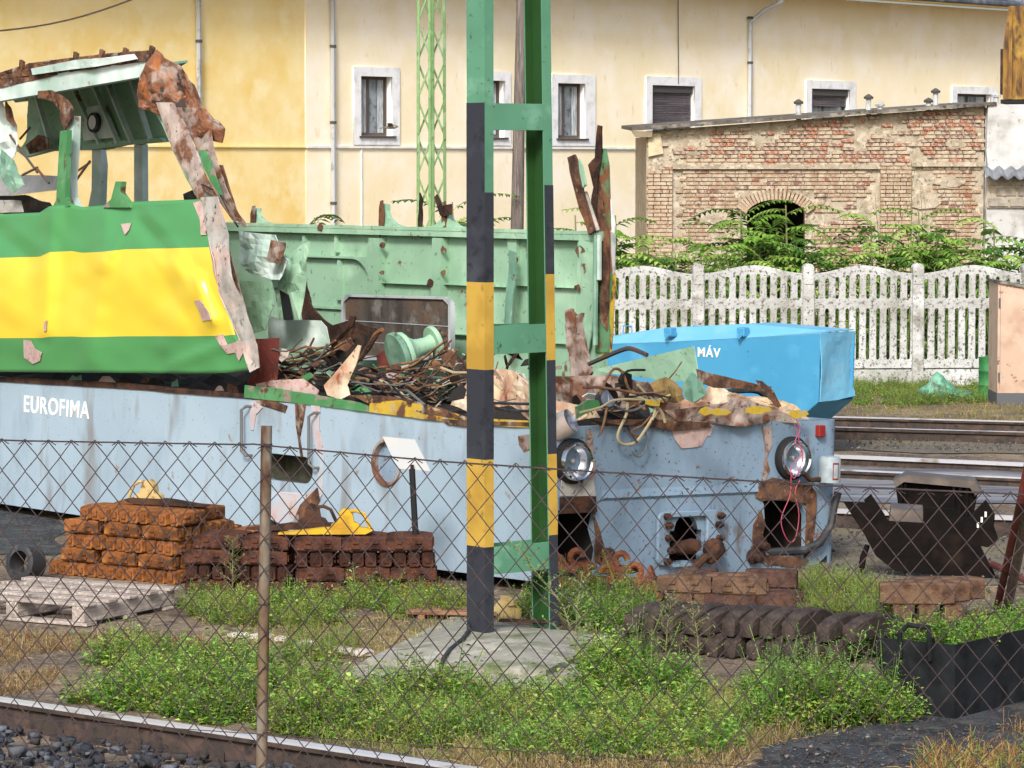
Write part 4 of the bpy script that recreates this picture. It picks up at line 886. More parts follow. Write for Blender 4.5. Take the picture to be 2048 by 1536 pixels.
# radiator panel against the wall
mat('radiator', '#4c4844', .8, layers=[('#37332f', 3, .5, .1, (3, 3, .5)), ('#6d6a66', 6, .6, .06), ('#5b4a3c', 2, .56, .08)], bump=.3, bscale=30)
rp = empty('radiator_panel', Fr(LF.M @ Vector((2.45, 5.2, ZT)), R(40)), 'dark radiator panel with grey chamfered frame leaning on the mint green wall', 'panel', 'scrap heaped on the locomotive')
RF = Fr(rp.location, R(40)); q = [RF.on(0, 0, *p) for p in ((684, 600), (695, 589), (892, 594), (903, 606), (903, 720), (684, 720))]
o2 = [(p.y, p.z) for p in q]; cy, cz = sum(p[0] for p in o2) / 6, sum(p[1] for p in o2) / 6
inn = [(cy + (a - cy) * .955, cz + (c - cz) * .9) for a, c in o2]
shape('frame', o2, [inn], .05, 'grey_pipe', rp, 'yz', -.01); shape('core', [(cy + (a - cy) * .956, cz + (c - cz) * .902) for a, c in o2], [], .02, 'radiator', rp, 'yz', .012)
for i in range(1, 3): B().box(.006, .011, min(p[0] for p in inn), max(p[0] for p in inn), cz + .05 - i * .18 + .09, cz + .05 - i * .18 + .096).build('seam', 'grey_pipe', rp)
# flanged hub
HM = Matrix.Translation(LF.M @ LF.on(0, 1.3, 842, 694)) @ Matrix.Rotation(R(18), 4, 'Z') @ Matrix.Rotation(R(72), 4, 'Y')
hb = empty('flanged_hub', HM.to_translation() - Vector((0, 0, .16)), 'mint green flanged wheel hub with studded dark face lying on the deck scrap', 'hub', 'scrap heaped on the locomotive')
H0 = Matrix.Translation((0, 0, .16)) @ Matrix.Rotation(R(28), 4, 'Z') @ Matrix.Rotation(R(74), 4, 'Y')
B().lathe([(.001, -.18), (.17, -.18), (.175, -.16), (.17, -.14), (.14, -.13), (.08, -.05), (.065, .05), (.075, .1), (.135, .1), (.14, .12), (.135, .14), (.001, .14)], H0, 28).build('hub_body', 'mint', hb, True)
B().lathe([(.001, .1405), (.125, .1405), (.125, .155), (.001, .156)], H0, 24).build('face', 'rust_dark', hb)
B().lathe([(.18, -.24), (.19, -.23), (.19, -.2), (.18, -.19), (.12, -.19), (.001, -.24)], H0, 28).build('flange', 'mint_dark', hb, True)
for i in range(6): B().lathe([(.016, 0), (.016, .06), (.001, .06)], H0 @ Matrix.Translation((.09 * math.cos(i * 1.047), .09 * math.sin(i * 1.047), .15)), 6).build('stud', 'rust', hb)
S = 'scrap sheet'
spatch('white_panel', [(537, 632), (590, 640), (640, 642), (652, 655), (660, 695), (600, 700), (540, 695)], 'mint_pale', 1.1, 1, 'pale crumpled cabinet panel above the tangled wires', S, .03)
spatch('red_plate', [(511, 678), (558, 676), (556, 740), (550, 790), (500, 800), (495, 760), (512, 745)], 'red_lead', .35, 2, 'dark red plate with bolt holes standing beside the green body sheet', 'plate', .015)
spatch('brown_strap', [(588, 534), (608, 536), (612, 575), (625, 615), (650, 640), (700, 672), (690, 690), (640, 675), (605, 640), (594, 590)], 'rust_dark', 1.9, 3, 'bent brown steel strap curling down the mint green wall', 'strap', .03, .015)
spatch('brown_sheet', [(660, 652), (700, 640), (768, 660), (720, 690), (670, 690)], 'rust_dark', 1.6, 4, 'rusty brown sheet tilted in front of the radiator panel', S, .04)
spatch('brown_sheet', [(670, 690), (745, 668), (768, 655), (740, 700), (700, 745), (640, 735)], 'dark_interior', 1.3, 5, 'blackened steel offcut lying under the brown sheet', S, .06)
spatch('brown_sheet', [(675, 682), (698, 676), (706, 690), (690, 705), (676, 698)], 'rust', 1.0, 6, 'small orange rusty bracket scrap in the middle of the heap', 'bracket', .04)
stube('rusty_pipe', [(655, 696), (680, 672), (700, 650), (706, 632)], .03, 'rust_dark', 1.2, 'short rusty pipe poking out of the heap', 'pipe')
stube('rusty_pipe', [(720, 720), (738, 690), (752, 668), (765, 660)], .022, 'rust', 1.0, 'thin rusty pipe stub leaning beside the torn pale blade', 'pipe')
spatch('torn_sheet_tongue', [(656, 790), (650, 770), (672, 745), (705, 716), (716, 690), (722, 692), (712, 730), (690, 760), (700, 790), (680, 800)], 'tan_skin', .2, 7, 'pale torn blade of body sheet pointing up over the skirt', S, .03)
spatch('pink_strip', [(512, 768), (540, 762), (600, 768), (606, 758), (640, 780), (636, 792), (590, 784), (540, 780), (515, 778)], 'pink_primer', .15, 8, 'folded pinkish strip of sheet lying along the skirt edge', S, .04)
spatch('red_drum_part', [(755, 712), (775, 700), (792, 700), (795, 735), (760, 735)], 'red_lead', 1.4, 9, 'dull red casting half buried beside the flanged hub', 'casting', .05, .06)
spatch('crumpled_skin', [(905, 800), (935, 760), (985, 742), (1030, 745), (1080, 770), (1120, 800), (1180, 815), (1200, 835), (1120, 845), (1000, 845), (930, 842), (890, 830)], 'tan_skin', .6, 10, 'large crumpled tan body skin behind the striped mast', S, .12, fold=.6)
spatch('crumpled_skin', [(930, 740), (985, 738), (1040, 750), (1060, 775), (1010, 770), (950, 765)], 'pink_primer', 1.2, 11, 'pink crumpled sheet lying on the tan skin', S, .08, fold=.5)
spatch('crumpled_skin', [(1100, 750), (1180, 752), (1250, 758), (1300, 762), (1310, 790), (1260, 815), (1180, 825), (1100, 815)], 'torn_primer', 1.0, 12, 'pale crumpled roof skin behind the dangling gauge', S, .1, fold=.6)
spatch('crumpled_skin', [(870, 705), (900, 700), (935, 730), (990, 745), (960, 765), (920, 745), (885, 725)], 'rust', 1.2, 13, 'rusty folded strip beside the flanged hub', S, .06, fold=.4)
spatch('torn_post', [(1130, 622), (1142, 618), (1150, 650), (1155, 632), (1168, 625), (1164, 645), (1172, 690), (1184, 745), (1178, 756), (1140, 756), (1142, 690)], 'torn_primer', 1.9, 14, 'upright torn post of peeling painted steel beside the striped mast', 'post', .05, .03)
spatch('green_wedge', [(1184, 740), (1290, 715), (1388, 692), (1394, 735), (1398, 765), (1340, 762), (1260, 752)], 'mint', 1.9, 15, 'large mint green wedge of sheet in front of the blue skip', S, .02, fold=.1)
stube('bent_bar', [(1178, 728), (1210, 714), (1250, 698), (1268, 699), (1294, 710)], .018, 'steel_rod', 1.6, 'bent steel bar above the mint green wedge', 'bar')
spatch('rust_strip', [(1392, 738), (1410, 742), (1470, 758), (1545, 772), (1540, 782), (1480, 776), (1430, 775), (1400, 765)], 'rust', .9, 16, 'long rusty strip lying across the crumpled nose', S, .04)
spatch('curled_strip', [(1512, 760), (1524, 762), (1548, 782), (1562, 812), (1556, 816), (1540, 795), (1522, 775)], 'rust', .5, 17, 'curled strip of rusty sheet beside the blue skip', S, .03)
stube('thick_cable', [(1380, 812), (1410, 800), (1450, 786), (1490, 780), (1520, 784), (1537, 806)], .024, 'rubber', .25, 'thick black cable arching over the crumpled nose skin', 'cable', ax=1)
spatch('foam_lump', [(1306, 768), (1335, 758), (1362, 775), (1366, 800), (1330, 805), (1312, 790)], 'shoe_ochre', 1.2, 18, 'mustard insulation lump wedged in the heap', 'insulation', .1, .06, fold=.6)
spatch('green_fold', [(1362, 775), (1382, 748), (1406, 762), (1412, 790), (1390, 805), (1372, 800)], 'mint_dark', .9, 19, 'folded dark green sheet below the mint wedge', S, .1, .02, fold=.8)
spatch('nose_skin', [(1310, 835), (1330, 800), (1350, 790), (1375, 800), (1420, 770), (1445, 775), (1480, 798), (1530, 795), (1580, 812), (1598, 815), (1618, 838), (1560, 846), (1460, 850), (1380, 850), (1330, 850)], 'tan_skin', .12, 20, 'crumpled tan nose skin with yellow paint flakes above the front skirt', S, .09, fold=.7, ax=1, n=(.2, 1, .3))
spatch('nose_skin', [(1330, 822), (1420, 808), (1460, 795), (1500, 800), (1580, 830), (1600, 846), (1480, 848), (1360, 848)], 'torn_primer', -.02, 21, 'torn grey strip folded over the front skirt edge', S, .06, fold=.5, ax=1, n=(0, 1, .3))
spatch('nose_skin', [(1180, 845), (1250, 838), (1330, 840), (1420, 846), (1425, 856), (1350, 862), (1290, 852), (1200, 852)], 'rust', -.04, 22, 'rusty ragged edge above the two headlights', S, .03, ax=1, n=(0, 1, .2))
for px, py, k in ((1415, 822, 1), (1440, 824, 2), (1528, 818, 1), (1510, 822, 3), (1595, 828, 2), (1185 + 120, 805, 3)):
    p = LF.on(1, -.14, px, py); spatch('yellow_flake', [(px + (9 + 9 * random.random()) * math.cos(a) * 1.3, py + (5 + 6 * random.random()) * math.sin(a)) for a in np.linspace(0, 5.5, 7)], 'livery_yellow', -.125, px, ['yellow paint flake on the crumpled nose skin'][0], 'paint flake', .01, ax=1)
# bits in the shadow gap between skirt and bent body sheet
for i, (px, py) in enumerate(((150, 752), (215, 757), (290, 757), (310, 760), (350, 764), (440, 772), (465, 775), (250, 758))):
    w = 6 + 14 * random.random(); spatch('sheet_scrap', [(px - w, py + 9), (px - w * random.uniform(.2, .9), py - random.uniform(-2, 9)), (px, py + random.uniform(-6, 4)), (px + w * random.uniform(.2, 1), py - random.uniform(-3, 7)), (px + w, py + 9)], ['mint_dark', 'pink_primer', 'rust', 'dark_interior'][i % 4], .12, 100 + i, 'small ragged scrap in the gap under the green body sheet', S, .02)
# gauge on its bracket with the tangle of wires
gp = LF.M @ LF.on(1, .05, 1216, 796); gm = Matrix.Rotation(R(28), 4, 'Z') @ Matrix.Rotation(R(80), 4, 'X')
ga = empty('pressure_gauge', gp - Vector((0, 0, .08)), 'round pressure gauge dangling from wires over the front edge', 'gauge', 'scrap heaped on the locomotive')
G0 = Matrix.Translation((0, 0, .08)) @ gm
mat('gauge_face', '#7f93b5', .3, layers=[('#a9b8d0', 4, .5, .15)])
B().lathe([(.02, -.1), (.06, -.09), (.075, -.02), (.078, .01), (.066, .012), (.064, .002)], G0, 24, False).build('case', 'rubber', ga, True)
B().lathe([(.001, .003), (.065, .003)], G0, 24).build('dial', 'gauge_face', ga)
B().add([G0 @ Vector(p) for p in ((-.004, -.02, .006), (.004, -.02, .006), (.001, .05, .006), (-.001, .05, .006))], [(0, 1, 2, 3)]).build('needle', 'white_letter', ga)
spatch('green_bracket', [(1150, 815), (1175, 800), (1195, 800), (1200, 815), (1165, 830), (1152, 838)], 'livery_green', .0, 31, 'small dark green bracket beside the dangling gauge', 'bracket', .02, .02, ax=1)
wires = [([(1200, 790), (1212, 760), (1228, 738), (1245, 745), (1256, 775), (1270, 790)], .011, 'brown_cable'), ([(1165, 775), (1200, 775), (1250, 782), (1290, 788), (1330, 782)], .01, 'brown_cable'),
         ([(1255, 805), (1252, 830), (1235, 870), (1245, 888), (1270, 885), (1290, 860), (1305, 835)], .011, 'cream_cable'), ([(1160, 825), (1200, 815), (1230, 800), (1290, 800), (1310, 810), (1305, 840)], .009, 'cream_cable'),
         ([(1305, 825), (1285, 850), (1262, 862), (1275, 872), (1290, 862)], .008, 'brown_cable'), ([(1288, 855), (1295, 885), (1285, 910), (1272, 912), (1264, 902)], .007, 'grey_cable'), ([(1214, 812), (1208, 845), (1200, 870)], .01, 'brown_cable'),
         ([(1230, 810), (1260, 822), (1300, 805), (1318, 790)], .009, 'grey_cable'), ([(1180, 840), (1230, 850), (1270, 850), (1300, 830)], .006, 'black'), ([(985, 806), (1060, 808), (1110, 806)], .01, 'rubber'), ([(988, 815), (1030, 822), (1110, 820)], .01, 'rubber'),
         ([(1260, 790), (1290, 800), (1320, 820), (1330, 845)], .012, 'cream_cable'), ([(1275, 770), (1300, 795), (1315, 800), (1340, 790)], .01, 'cream_cable'), ([(1240, 760), (1255, 742), (1290, 740)], .009, 'black')]
for i, (px, r, m) in enumerate(wires): stube('torn_wire', px, r, m, -.06 - .012 * (i % 4), 'torn %s wire curling over the front edge by the gauge' % {'brown_cable': 'brown', 'cream_cable': 'cream', 'grey_cable': 'grey', 'black': 'black', 'rubber': 'thick dark'}[m], 'wire', ax=1)
# tangle of cables filling the deck
b_ = {k: B() for k in ('brown_cable', 'cream_cable', 'grey_cable', 'black', 'rust_dark')}
def wild(x0, x1, y0, y1, n, t0, t1, ln, dirx=1.0):
    for _ in range(n):
        t = random.uniform(t0, t1); px, py = random.uniform(x0, x1), random.uniform(y0, y1); a = random.gauss(.12, .35); L = random.uniform(*ln); pts = []
        for i in range(6):
            pts.append(LF.on(0, t, px, py)); px += L / 5 * math.cos(a) * dirx; py += L / 5 * math.sin(a); a += random.gauss(0, .3)
        b_[random.choice(['brown_cable', 'brown_cable', 'cream_cable', 'grey_cable', 'black', 'rust_dark'])].tube(pts, random.choice([.005, .007, .01]), 5)
wild(730, 900, 735, 805, 46, .4, 1.4, (60, 170)); wild(540, 640, 690, 765, 34, .3, 1.2, (40, 110)); wild(660, 800, 745, 800, 30, .2, .8, (60, 150)); wild(1150, 1300, 770, 835, 14, .6, 1.6, (40, 110))
for k, bb in b_.items():
    o = bb.build('cable_tangle', k, None); o.data.transform(LF.M); tag(o, 'tangle of %s cables strewn over the locomotive deck' % {'brown_cable': 'brown', 'cream_cable': 'cream', 'grey_cable': 'grey', 'black': 'black', 'rust_dark': 'rusty'}[k], 'cables', kind='stuff')
# shards
sh_ = {k: B() for k in ('rust', 'rust_dark', 'mint', 'torn_primer', 'mint_pale', 'dark_interior', 'grey_primer', 'livery_green')}
def shards(x0, x1, y0, y1, n, t0, t1, sz):
    for _ in range(n):
        c = LF.on(0, random.uniform(t0, t1), random.uniform(x0, x1), random.uniform(y0, y1)); s = random.uniform(*sz)
        Rm = Euler((random.uniform(-1, 1), random.uniform(-1, 1), random.uniform(0, 6.28))).to_matrix()
        k = random.randint(4, 6); pts = [c + Rm @ Vector((s * math.cos(6.28 * i / k) * random.uniform(.4, 1.6), s * .6 * math.sin(6.28 * i / k) * random.uniform(.5, 1.3), 0)) for i in range(k)]
        sh_[random.choice(['rust','rust_dark','rust_dark','mint','torn_primer','mint_pale','dark_interior','dark_interior','dark_interior','grey_primer','livery_green','rust_dark'])].prism(pts, Rm @ Vector((0, 0, .008)))
shards(680, 930, 735, 815, 80, .3, 1.8, (.04, .13)); shards(560, 700, 705, 790, 50, .3, 1.4, (.03, .09)); shards(900, 1130, 700, 780, 26, 1.8, 2.6, (.05, .15)); shards(1150, 1320, 770, 830, 24, .5, 2.2, (.04, .12))
for k, bb in sh_.items():
    o = bb.build('scrap_shards', k, None); o.data.transform(LF.M); tag(o, 'loose %s shards in the scrap heap on the deck' % {'rust': 'orange rusty', 'rust_dark': 'dark rusty', 'mint': 'mint green', 'torn_primer': 'pinkish', 'mint_pale': 'pale green', 'dark_interior': 'black', 'grey_primer': 'grey', 'livery_green': 'bright green'}[k], 'shards', kind='stuff')
# mound of dark rubbish under it all
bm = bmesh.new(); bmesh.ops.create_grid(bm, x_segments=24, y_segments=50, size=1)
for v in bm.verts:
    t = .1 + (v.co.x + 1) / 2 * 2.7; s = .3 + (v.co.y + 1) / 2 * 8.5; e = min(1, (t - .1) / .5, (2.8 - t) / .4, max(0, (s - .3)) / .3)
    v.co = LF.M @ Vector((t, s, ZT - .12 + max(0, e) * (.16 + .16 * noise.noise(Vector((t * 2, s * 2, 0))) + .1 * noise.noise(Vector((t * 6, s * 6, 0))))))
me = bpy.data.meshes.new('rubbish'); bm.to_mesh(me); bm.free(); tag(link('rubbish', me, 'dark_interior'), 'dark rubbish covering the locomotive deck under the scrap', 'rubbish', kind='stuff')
# pink string over the right headlight
sp_ = [(1592, 838), (1600, 860), (1590, 885), (1605, 905), (1585, 930), (1582, 948), (1590, 955), (1605, 920), (1598, 880), (1588, 845)]
stube('pink_string', sp_, .004, 'pink_string', -.12, 'pink string looped over the headlight beside the red marker', 'string', ax=1)
stube('pink_string', [(1582, 948), (1580, 990), (1562, 1040), (1575, 1080), (1590, 1078), (1598, 1030), (1590, 985), (1600, 960)], .0035, 'pink_string', -.1, 'pink string hanging across the open buffer box', 'string', ax=1)
# ================================================================== catenary mast (two channels, battens, painted bands)
mat('mast_green', '#588c70', .5, layers=[('#4d7f65', 1.2, .55, .1), ('#6b9c82', 3, .62, .05), ('#3a5a48', 24, .68, .03)], bump=.04)
mat('mast_inside', '#22491f', .6, layers=[('#1b3d1a', 2, .55, .1)])
mat('band_black', '#2d3038', .6, layers=[('#3c4048', 3, .58, .08), ('#22242a', 12, .6, .05)], bump=.06)
mat('band_yellow', '#b8963f', .6, layers=[('#a58334', 2.5, .56, .08), ('#8f7430', 14, .66, .04)], bump=.06)
MF = Fr(gnd(970, 1268, .1), R(40)); ma = empty('catenary_mast', MF, 'green catenary mast of two channels with black and yellow warning bands', 'mast')
def mz(px, py): return MF.on(1, 0, px, py).z
def mx(px, py): return MF.on(1, 0, px, py).x
FW, D, HT = .072, .18, 9.5
wb, wt = mx(1117, 1245), mx(1101, 5); zt_ = mz(1101, 5)
wr = lambda z: wb + (wt - wb) * z / zt_
def chan(name, xf, sg):
    b = B()
    for (y0, y1, x0, x1) in ((0, D, 0, .009), (0, .011, .009, FW), (D - .011, D, .009, FW)):
        a, c = (x0, x1) if sg > 0 else (-x1, -x0)
        q = lambda z: [(xf(z) + a, y0, z), (xf(z) + c, y0, z), (xf(z) + c, y1, z), (xf(z) + a, y1, z)]
        b.hexa(q(-.08), q(HT))
    return b.build(name, 'mast_green', ma)
cl, cr = chan('channel', lambda z: 0.0, 1), chan('channel', wr, -1)
# inner faces of the right channel are coloured a darker green
b = B(); z0, z1 = 0.0, HT
b.hexa([(wr(z0) - .0125, .0115, z0), (wr(z0) - .0095, .0115, z0), (wr(z0) - .0095, D - .0115, z0), (wr(z0) - .0125, D - .0115, z0)], [(wr(z1) - .0125, .0115, z1), (wr(z1) - .0095, .0115, z1), (wr(z1) - .0095, D - .0115, z1), (wr(z1) - .0125, D - .0115, z1)])
b.hexa([(wr(z0) - FW, D - .014, z0), (wr(z0) - .013, D - .014, z0), (wr(z0) - .013, D - .0115, z0), (wr(z0) - FW, D - .0115, z0)], [(wr(z1) - FW, D - .014, z1), (wr(z1) - .013, D - .014, z1), (wr(z1) - .013, D - .0115, z1), (wr(z1) - FW, D - .0115, z1)])
b.build('inner_face', 'mast_inside', cr)
for (ys, par, side) in (((205, 565, 740, 920, 1095, 1290), cl, 'web'), ((385, 565, 740, 920, 1095, 1290), cl, 'fl'), ((370, 548, 720, 908, 1070, 1270), cr, 'fr')):
    for i in range(5):
        m = 'band_black' if i % 2 == 0 else 'band_yellow'; b = B()
        za, zb = (mz(970, ys[i]), max(mz(970, ys[i + 1]), -.02)) if side != 'fr' else (mz(1105, ys[i]), max(mz(1105, ys[i + 1]), -.02))
        if side == 'web': b.box(-.002, -.0003, .0, D, zb, za)
        elif side == 'fl': b.box(-.002, FW, -.002, -.0003, zb, za)
        else: b.hexa([(wr(zb) - FW, -.002, zb), (wr(zb) + .002, -.002, zb), (wr(zb) + .002, -.0003, zb), (wr(zb) - FW, -.0003, zb)], [(wr(za) - FW, -.002, za), (wr(za) + .002, -.002, za), (wr(za) + .002, -.0003, za), (wr(za) - FW, -.0003, za)])
        b.build('painted_band', m, par)
for (y0, y1) in ((207, 260), (650, 707), (1090, 1145)):
    a, c = mz(1030, y1), mz(1030, y0)
    for yy in (.0005, D - .0115):
        B().hexa([(FW + .0005, yy, a), (wr(a) - FW - .0005, yy, a), (wr(a) - FW - .0005, yy + .01, a), (FW + .0005, yy + .01, a)], [(FW + .0005, yy, c), (wr(c) - FW - .0005, yy, c), (wr(c) - FW - .0005, yy + .01, c), (FW + .0005, yy + .01, c)]).build('batten', 'mast_green', ma)
mat('base_concrete', '#908f85', .95, layers=[('#7a7a6c', 2, .54, .1), ('#a9a79b', 5, .57, .08), ('#5f6a48', 2.2, .64, .05), ('#66645a', 30, .64, .04)], bump=.4, bscale=40, spec=.1)
bs = [gnd(735, 1316, .06), gnd(1092, 1340, .06), gnd(1240, 1272, .06), gnd(930, 1238, .06)]; cen = sum(bs, Vector()) / 4
tp = [cen + (p - cen) * .45 + Vector((0, 0, .045)) for p in bs]
b = B(); b.add([Vector((p.x, p.y, -.05)) for p in bs] + bs + tp, [(3, 2, 1, 0)] + [(i, (i + 1) % 4, 4 + (i + 1) % 4, 4 + i) for i in range(4)] + [(4 + i, 4 + (i + 1) % 4, 8 + (i + 1) % 4, 8 + i) for i in range(4)] + [(8, 9, 10, 11)])
b.v = [tuple(MF.I @ Vector(p)) for p in b.v]; b.build('footing', 'base_concrete', ma)
ft = [gnd(672, 1350, .02), gnd(1080, 1398, .02), gnd(1290, 1285, .02), gnd(905, 1232, .02)]
b = B(); b.add([Vector((p.x, p.y, -.05)) for p in ft] + ft, [(3, 2, 1, 0)] + [(i, (i + 1) % 4, 4 + (i + 1) % 4, 4 + i) for i in range(4)] + [(4, 5, 6, 7)]); b.v = [tuple(MF.I @ Vector(p)) for p in b.v]; b.build('footing', 'base_concrete', ma)
hz = [gnd(938, 1235, .16), gnd(937, 1262, .12), gnd(925, 1278, .12), gnd(900, 1298, .1), gnd(886, 1318, .08), gnd(880, 1345, .05), gnd(862, 1362, .03), gnd(858, 1378, .02)]
B().tube(hz, .013, 7).solo('earthing_hose', 'rubber', 'black hose bending from the mast foot over its concrete base', 'hose', smooth=True)
B().box(0, .5, -.04, .04, 0, .012).solo('flat_plate', 'rust_dark', 'flat rusty steel bar lying across the mast footing', 'bar', fr=Fr(gnd(1000, 1242, .112), R(-12)))
# ------------------------------------------------------------------ lattice mast, timber pole
mat('lattice_green', '#86a872', .6, layers=[('#779a64', 2, .55, .1), ('#4b5a3c', 16, .66, .04), ('#98b886', 5, .6, .05)])
LP = at(863, 400, 42); LM = Fr(Vector((LP.x, 42, 0)), R(45)); la = empty('lattice_mast', LM, 'slender pale green lattice mast behind the locomotive', 'mast')
h0 = .135
def lp(i, z): k = h0 * (1 - .012 * z); return Vector((k * (1, -1, -1, 1)[i], k * (1, 1, -1, -1)[i], z))
for i in range(4):
    b = B(); n_ = Vector((-1, -1, 0)); a, c = lp(i, -.05), lp(i, 10); s = .05
    sx, sy = -math.copysign(s, a.x), -math.copysign(s, a.y)
    for (dx, dy) in ((sx, math.copysign(.006, sy)), (math.copysign(.006, sx), sy)):
        b.hexa([a, a + Vector((dx, 0, 0)), a + Vector((dx, dy, 0)), a + Vector((0, dy, 0))], [c, c + Vector((dx, 0, 0)), c + Vector((dx, dy, 0)), c + Vector((0, dy, 0))])
    b.build('leg', 'lattice_green', la)
for f in range(4):
    j = (f + 1) % 4; z = .1; k = 0
    while z < 9.4:
        for (i0, i1, off) in (((f, j, 0),) if k % 2 == 0 else ((j, f, .0),)):
            a, c = lp(i0, z), lp(i1, z + .47); d = (c - a).normalized(); nn = (lp(f, z) + lp(j, z)); nn.z = 0; nn.normalize(); w = d.cross(nn) * .014; o_ = nn * (-.012 - off)
            B().hexa([a + o_ - w, a + o_ + w, a + o_ + w - nn * .006, a + o_ - w - nn * .006], [c + o_ - w, c + o_ + w, c + o_ + w - nn * .006, c + o_ - w - nn * .006]).build('lacing_bar', 'lattice_green', la)
        z += .47; k += 1
mat('old_timber', '#6d645f', .9, layers=[('#56504d', 4, .52, .1, (6, 6, .4)), ('#857c76', 8, .58, .06, (6, 6, .3))], bump=.4)
a, c = at(1034, 470, 50), at(1043, -20, 50); a2 = a + (a - c) * .75; a2.z = -.1; a2.x = a.x - (c.x - a.x) * .7
B().tube([a2, a, a.lerp(c, .5), c, c + (c - a)], [.105, .098, .085, .07, .06], 10).solo('timber_pole', 'old_timber', 'weathered grey timber pole rising behind the locomotive wall', 'pole', smooth=True)

# ================================================================== chain-link fence
mat('fence_wire', '#332b2d', .8, .0, layers=[('#47363a', 20, .56, .1)])
mat('post_rust', '#6a5a45', .75, .1, layers=[('#807d76', 2.5, .54, .08, (2, 2, .6)), ('#50382a', 6, .55, .08, (2, 2, .5)), ('#845f38', 4, .59, .06, (3, 3, .5))], bump=.2)
f0 = Vector((at(507, 889, 12.9).x, 12.9, 0)); f1 = Vector((at(2048, 989, 11.9).x, 11.9, 0)); fd = (f1 - f0).normalized()
FF = Fr(f0, math.atan2(fd.y, fd.x)); fe = empty('chain_link_fence', FF, 'rusty chain-link fence on tube posts in front of the yard', 'fence')
ztop = lambda x: np.interp(x, [-3, -.97, -.06, 0, .06, .75, 1.35, 2.3, 3.0, 6], [2.0, FF.on(1, 0, 0, 880).z, FF.on(1, 0, 480, 889).z, FF.on(1, 0, 507, 888).z, FF.on(1, 0, 530, 891).z, FF.on(1, 0, 900, 923).z, FF.on(1, 0, 1200, 943).z, FF.on(1, 0, 1700, 973).z, FF.on(1, 0, 2048, 989).z, 1.9])
hw, hh = .0515, .0605; xa, xb = -1.5, 3.6; na = int((xb - xa) / hw); nb = int(1.93 / hh)
nodes = {}
for a in range(na + 2):
    for k in range(nb + 1):
        x0 = xa + a * hw; q = Vector((x0 * 1.4, k * hh * 1.4, 0))
        nodes[(a, k)] = (x0 + .012 * noise.noise(q) + random.gauss(0, .0012), ztop(x0) - k * hh + .01 * noise.noise(q + Vector((9, 3, 1))))
b = B()
for a in range(na):
    path = []
    for k in range(nb + 1):
        j = a + ((k + a) % 2); x0, z0 = nodes[(j, k)]
        inn = (1 if j > a else -1); path.append((x0 - inn * .001, .004 * inn, z0))
        path_mid = None
    # rounded bends: insert points near each node
    pts = [path[0]]
    for k in range(1, len(path)):
        A_, C_ = Vector(path[k - 1]), Vector(path[k]); pts += [A_.lerp(C_, .12), A_.lerp(C_, .5) + Vector((0, 0, 0)), A_.lerp(C_, .88)]
        pts.append(path[k])
    b.tube(pts, .0025, 4, cap=False)
    if (a % 2) == 0:                           # twisted knuckle at the selvage
        pass
o = b.build('wire_mesh', 'fence_wire', fe); o['kind'] = 'stuff'
b = B()
for a in range(0, na):
    if a % 2 == 0: continue
    x0 = xa + a * hw; z0 = ztop(x0)
for a in range(na + 1):
    if a % 2: continue
    x0, z0 = nodes[(a, 0)]
    for s in (-1, 1):
        b.tube([(x0 - .002 * s, 0, z0 - .004), (x0, .004 * s, z0 + .007), (x0 + s * .012, .003, z0 - .004), (x0 + s * .03, .004, z0 - .014)], .0019, 4, cap=False)
o = b.build('knuckles', 'fence_wire', fe); o['kind'] = 'stuff'
pts = [(x0, -.004 + .002 * math.sin(x0 * 40), ztop(x0)) for x0 in np.arange(xa, xb + .01, .03)]
b = B(); b.tube(pts, .0034, 5); b.build('top_wire', 'fence_wire', fe)
pz = FF.on(1, 0, 507, 852).z
for k, xp in enumerate((0.0, -2.6, 3.75)):
    b = B(); b.lathe([(.0215, -.1), (.0215, pz), (.0195, pz), (.0195, pz - .03)], Matrix.Translation((xp, .026, 0)) @ Matrix.Rotation(R(1.2 if k == 0 else 0), 4, 'Y') @ Matrix.Rotation(0, 4, 'X'), 16); ps = b.build('post', 'post_rust', fe, True)
    for zt2 in (ztop(xp) - .002, ztop(xp) - .62, ztop(xp) - 1.3): B().lathe([(.0235, -.003), (.0235, .003)], Matrix.Translation((xp + zt2 * math.tan(R(1.2 if k == 0 else 0)), .026, zt2)), 14).build('tie_wire', 'fence_wire', ps)
b = B(); b.tube([(xa, -.003, .9), (xb, -.003, .88)], .0022, 4); b.build('tension_wire', 'fence_wire', fe)

# ================================================================== blue skip
mat('skip_blue', '#4795bd', .5, layers=[('#418fb7', 1, .55, .12), ('#539fc6', 2.4, .64, .1), ('#35566a', 20, .7, .03)], bump=.04)
mat('skip_pale', '#66a9c9', .5, layers=[('#74b2cf', 2, .55, .15), ('#8fbfd3', 1.3, .66, .1)], bump=.05)
cp0 = at(1641, 667, 35.0); SK = Fr(Vector((cp0.x, cp0.y, 0)), R(-40)); sk = empty('tool_skip', SK, 'sky blue steel skip with sloping lid standing behind the locomotive nose', 'skip')
k_ = lambda x, y: SK.on(1, 0, x, y); e_ = lambda x, y: SK.on(0, 0, x, y)
zt1 = cp0.z; zm = k_(1647, 804).z; YW = .62
xl = k_(1180, 800).x - .3; zL = k_(1225, 690).z
B().prism([(xl, 0, .02), (-.75, 0, .02), (-.02, 0, zm), (0, 0, zt1), (k_(1330, 684).x, 0, k_(1330, 684).z), (xl, 0, zL - .02)], (0, .02, 0)).build('front_plate', 'skip_blue', sk)
B().prism([(xl, YW, .02), (-.75, YW, .02), (-.02, YW, zm), (0, YW, zt1), (xl, YW, zL - .02)], (0, .02, 0)).build('back_plate', 'skip_blue', sk)
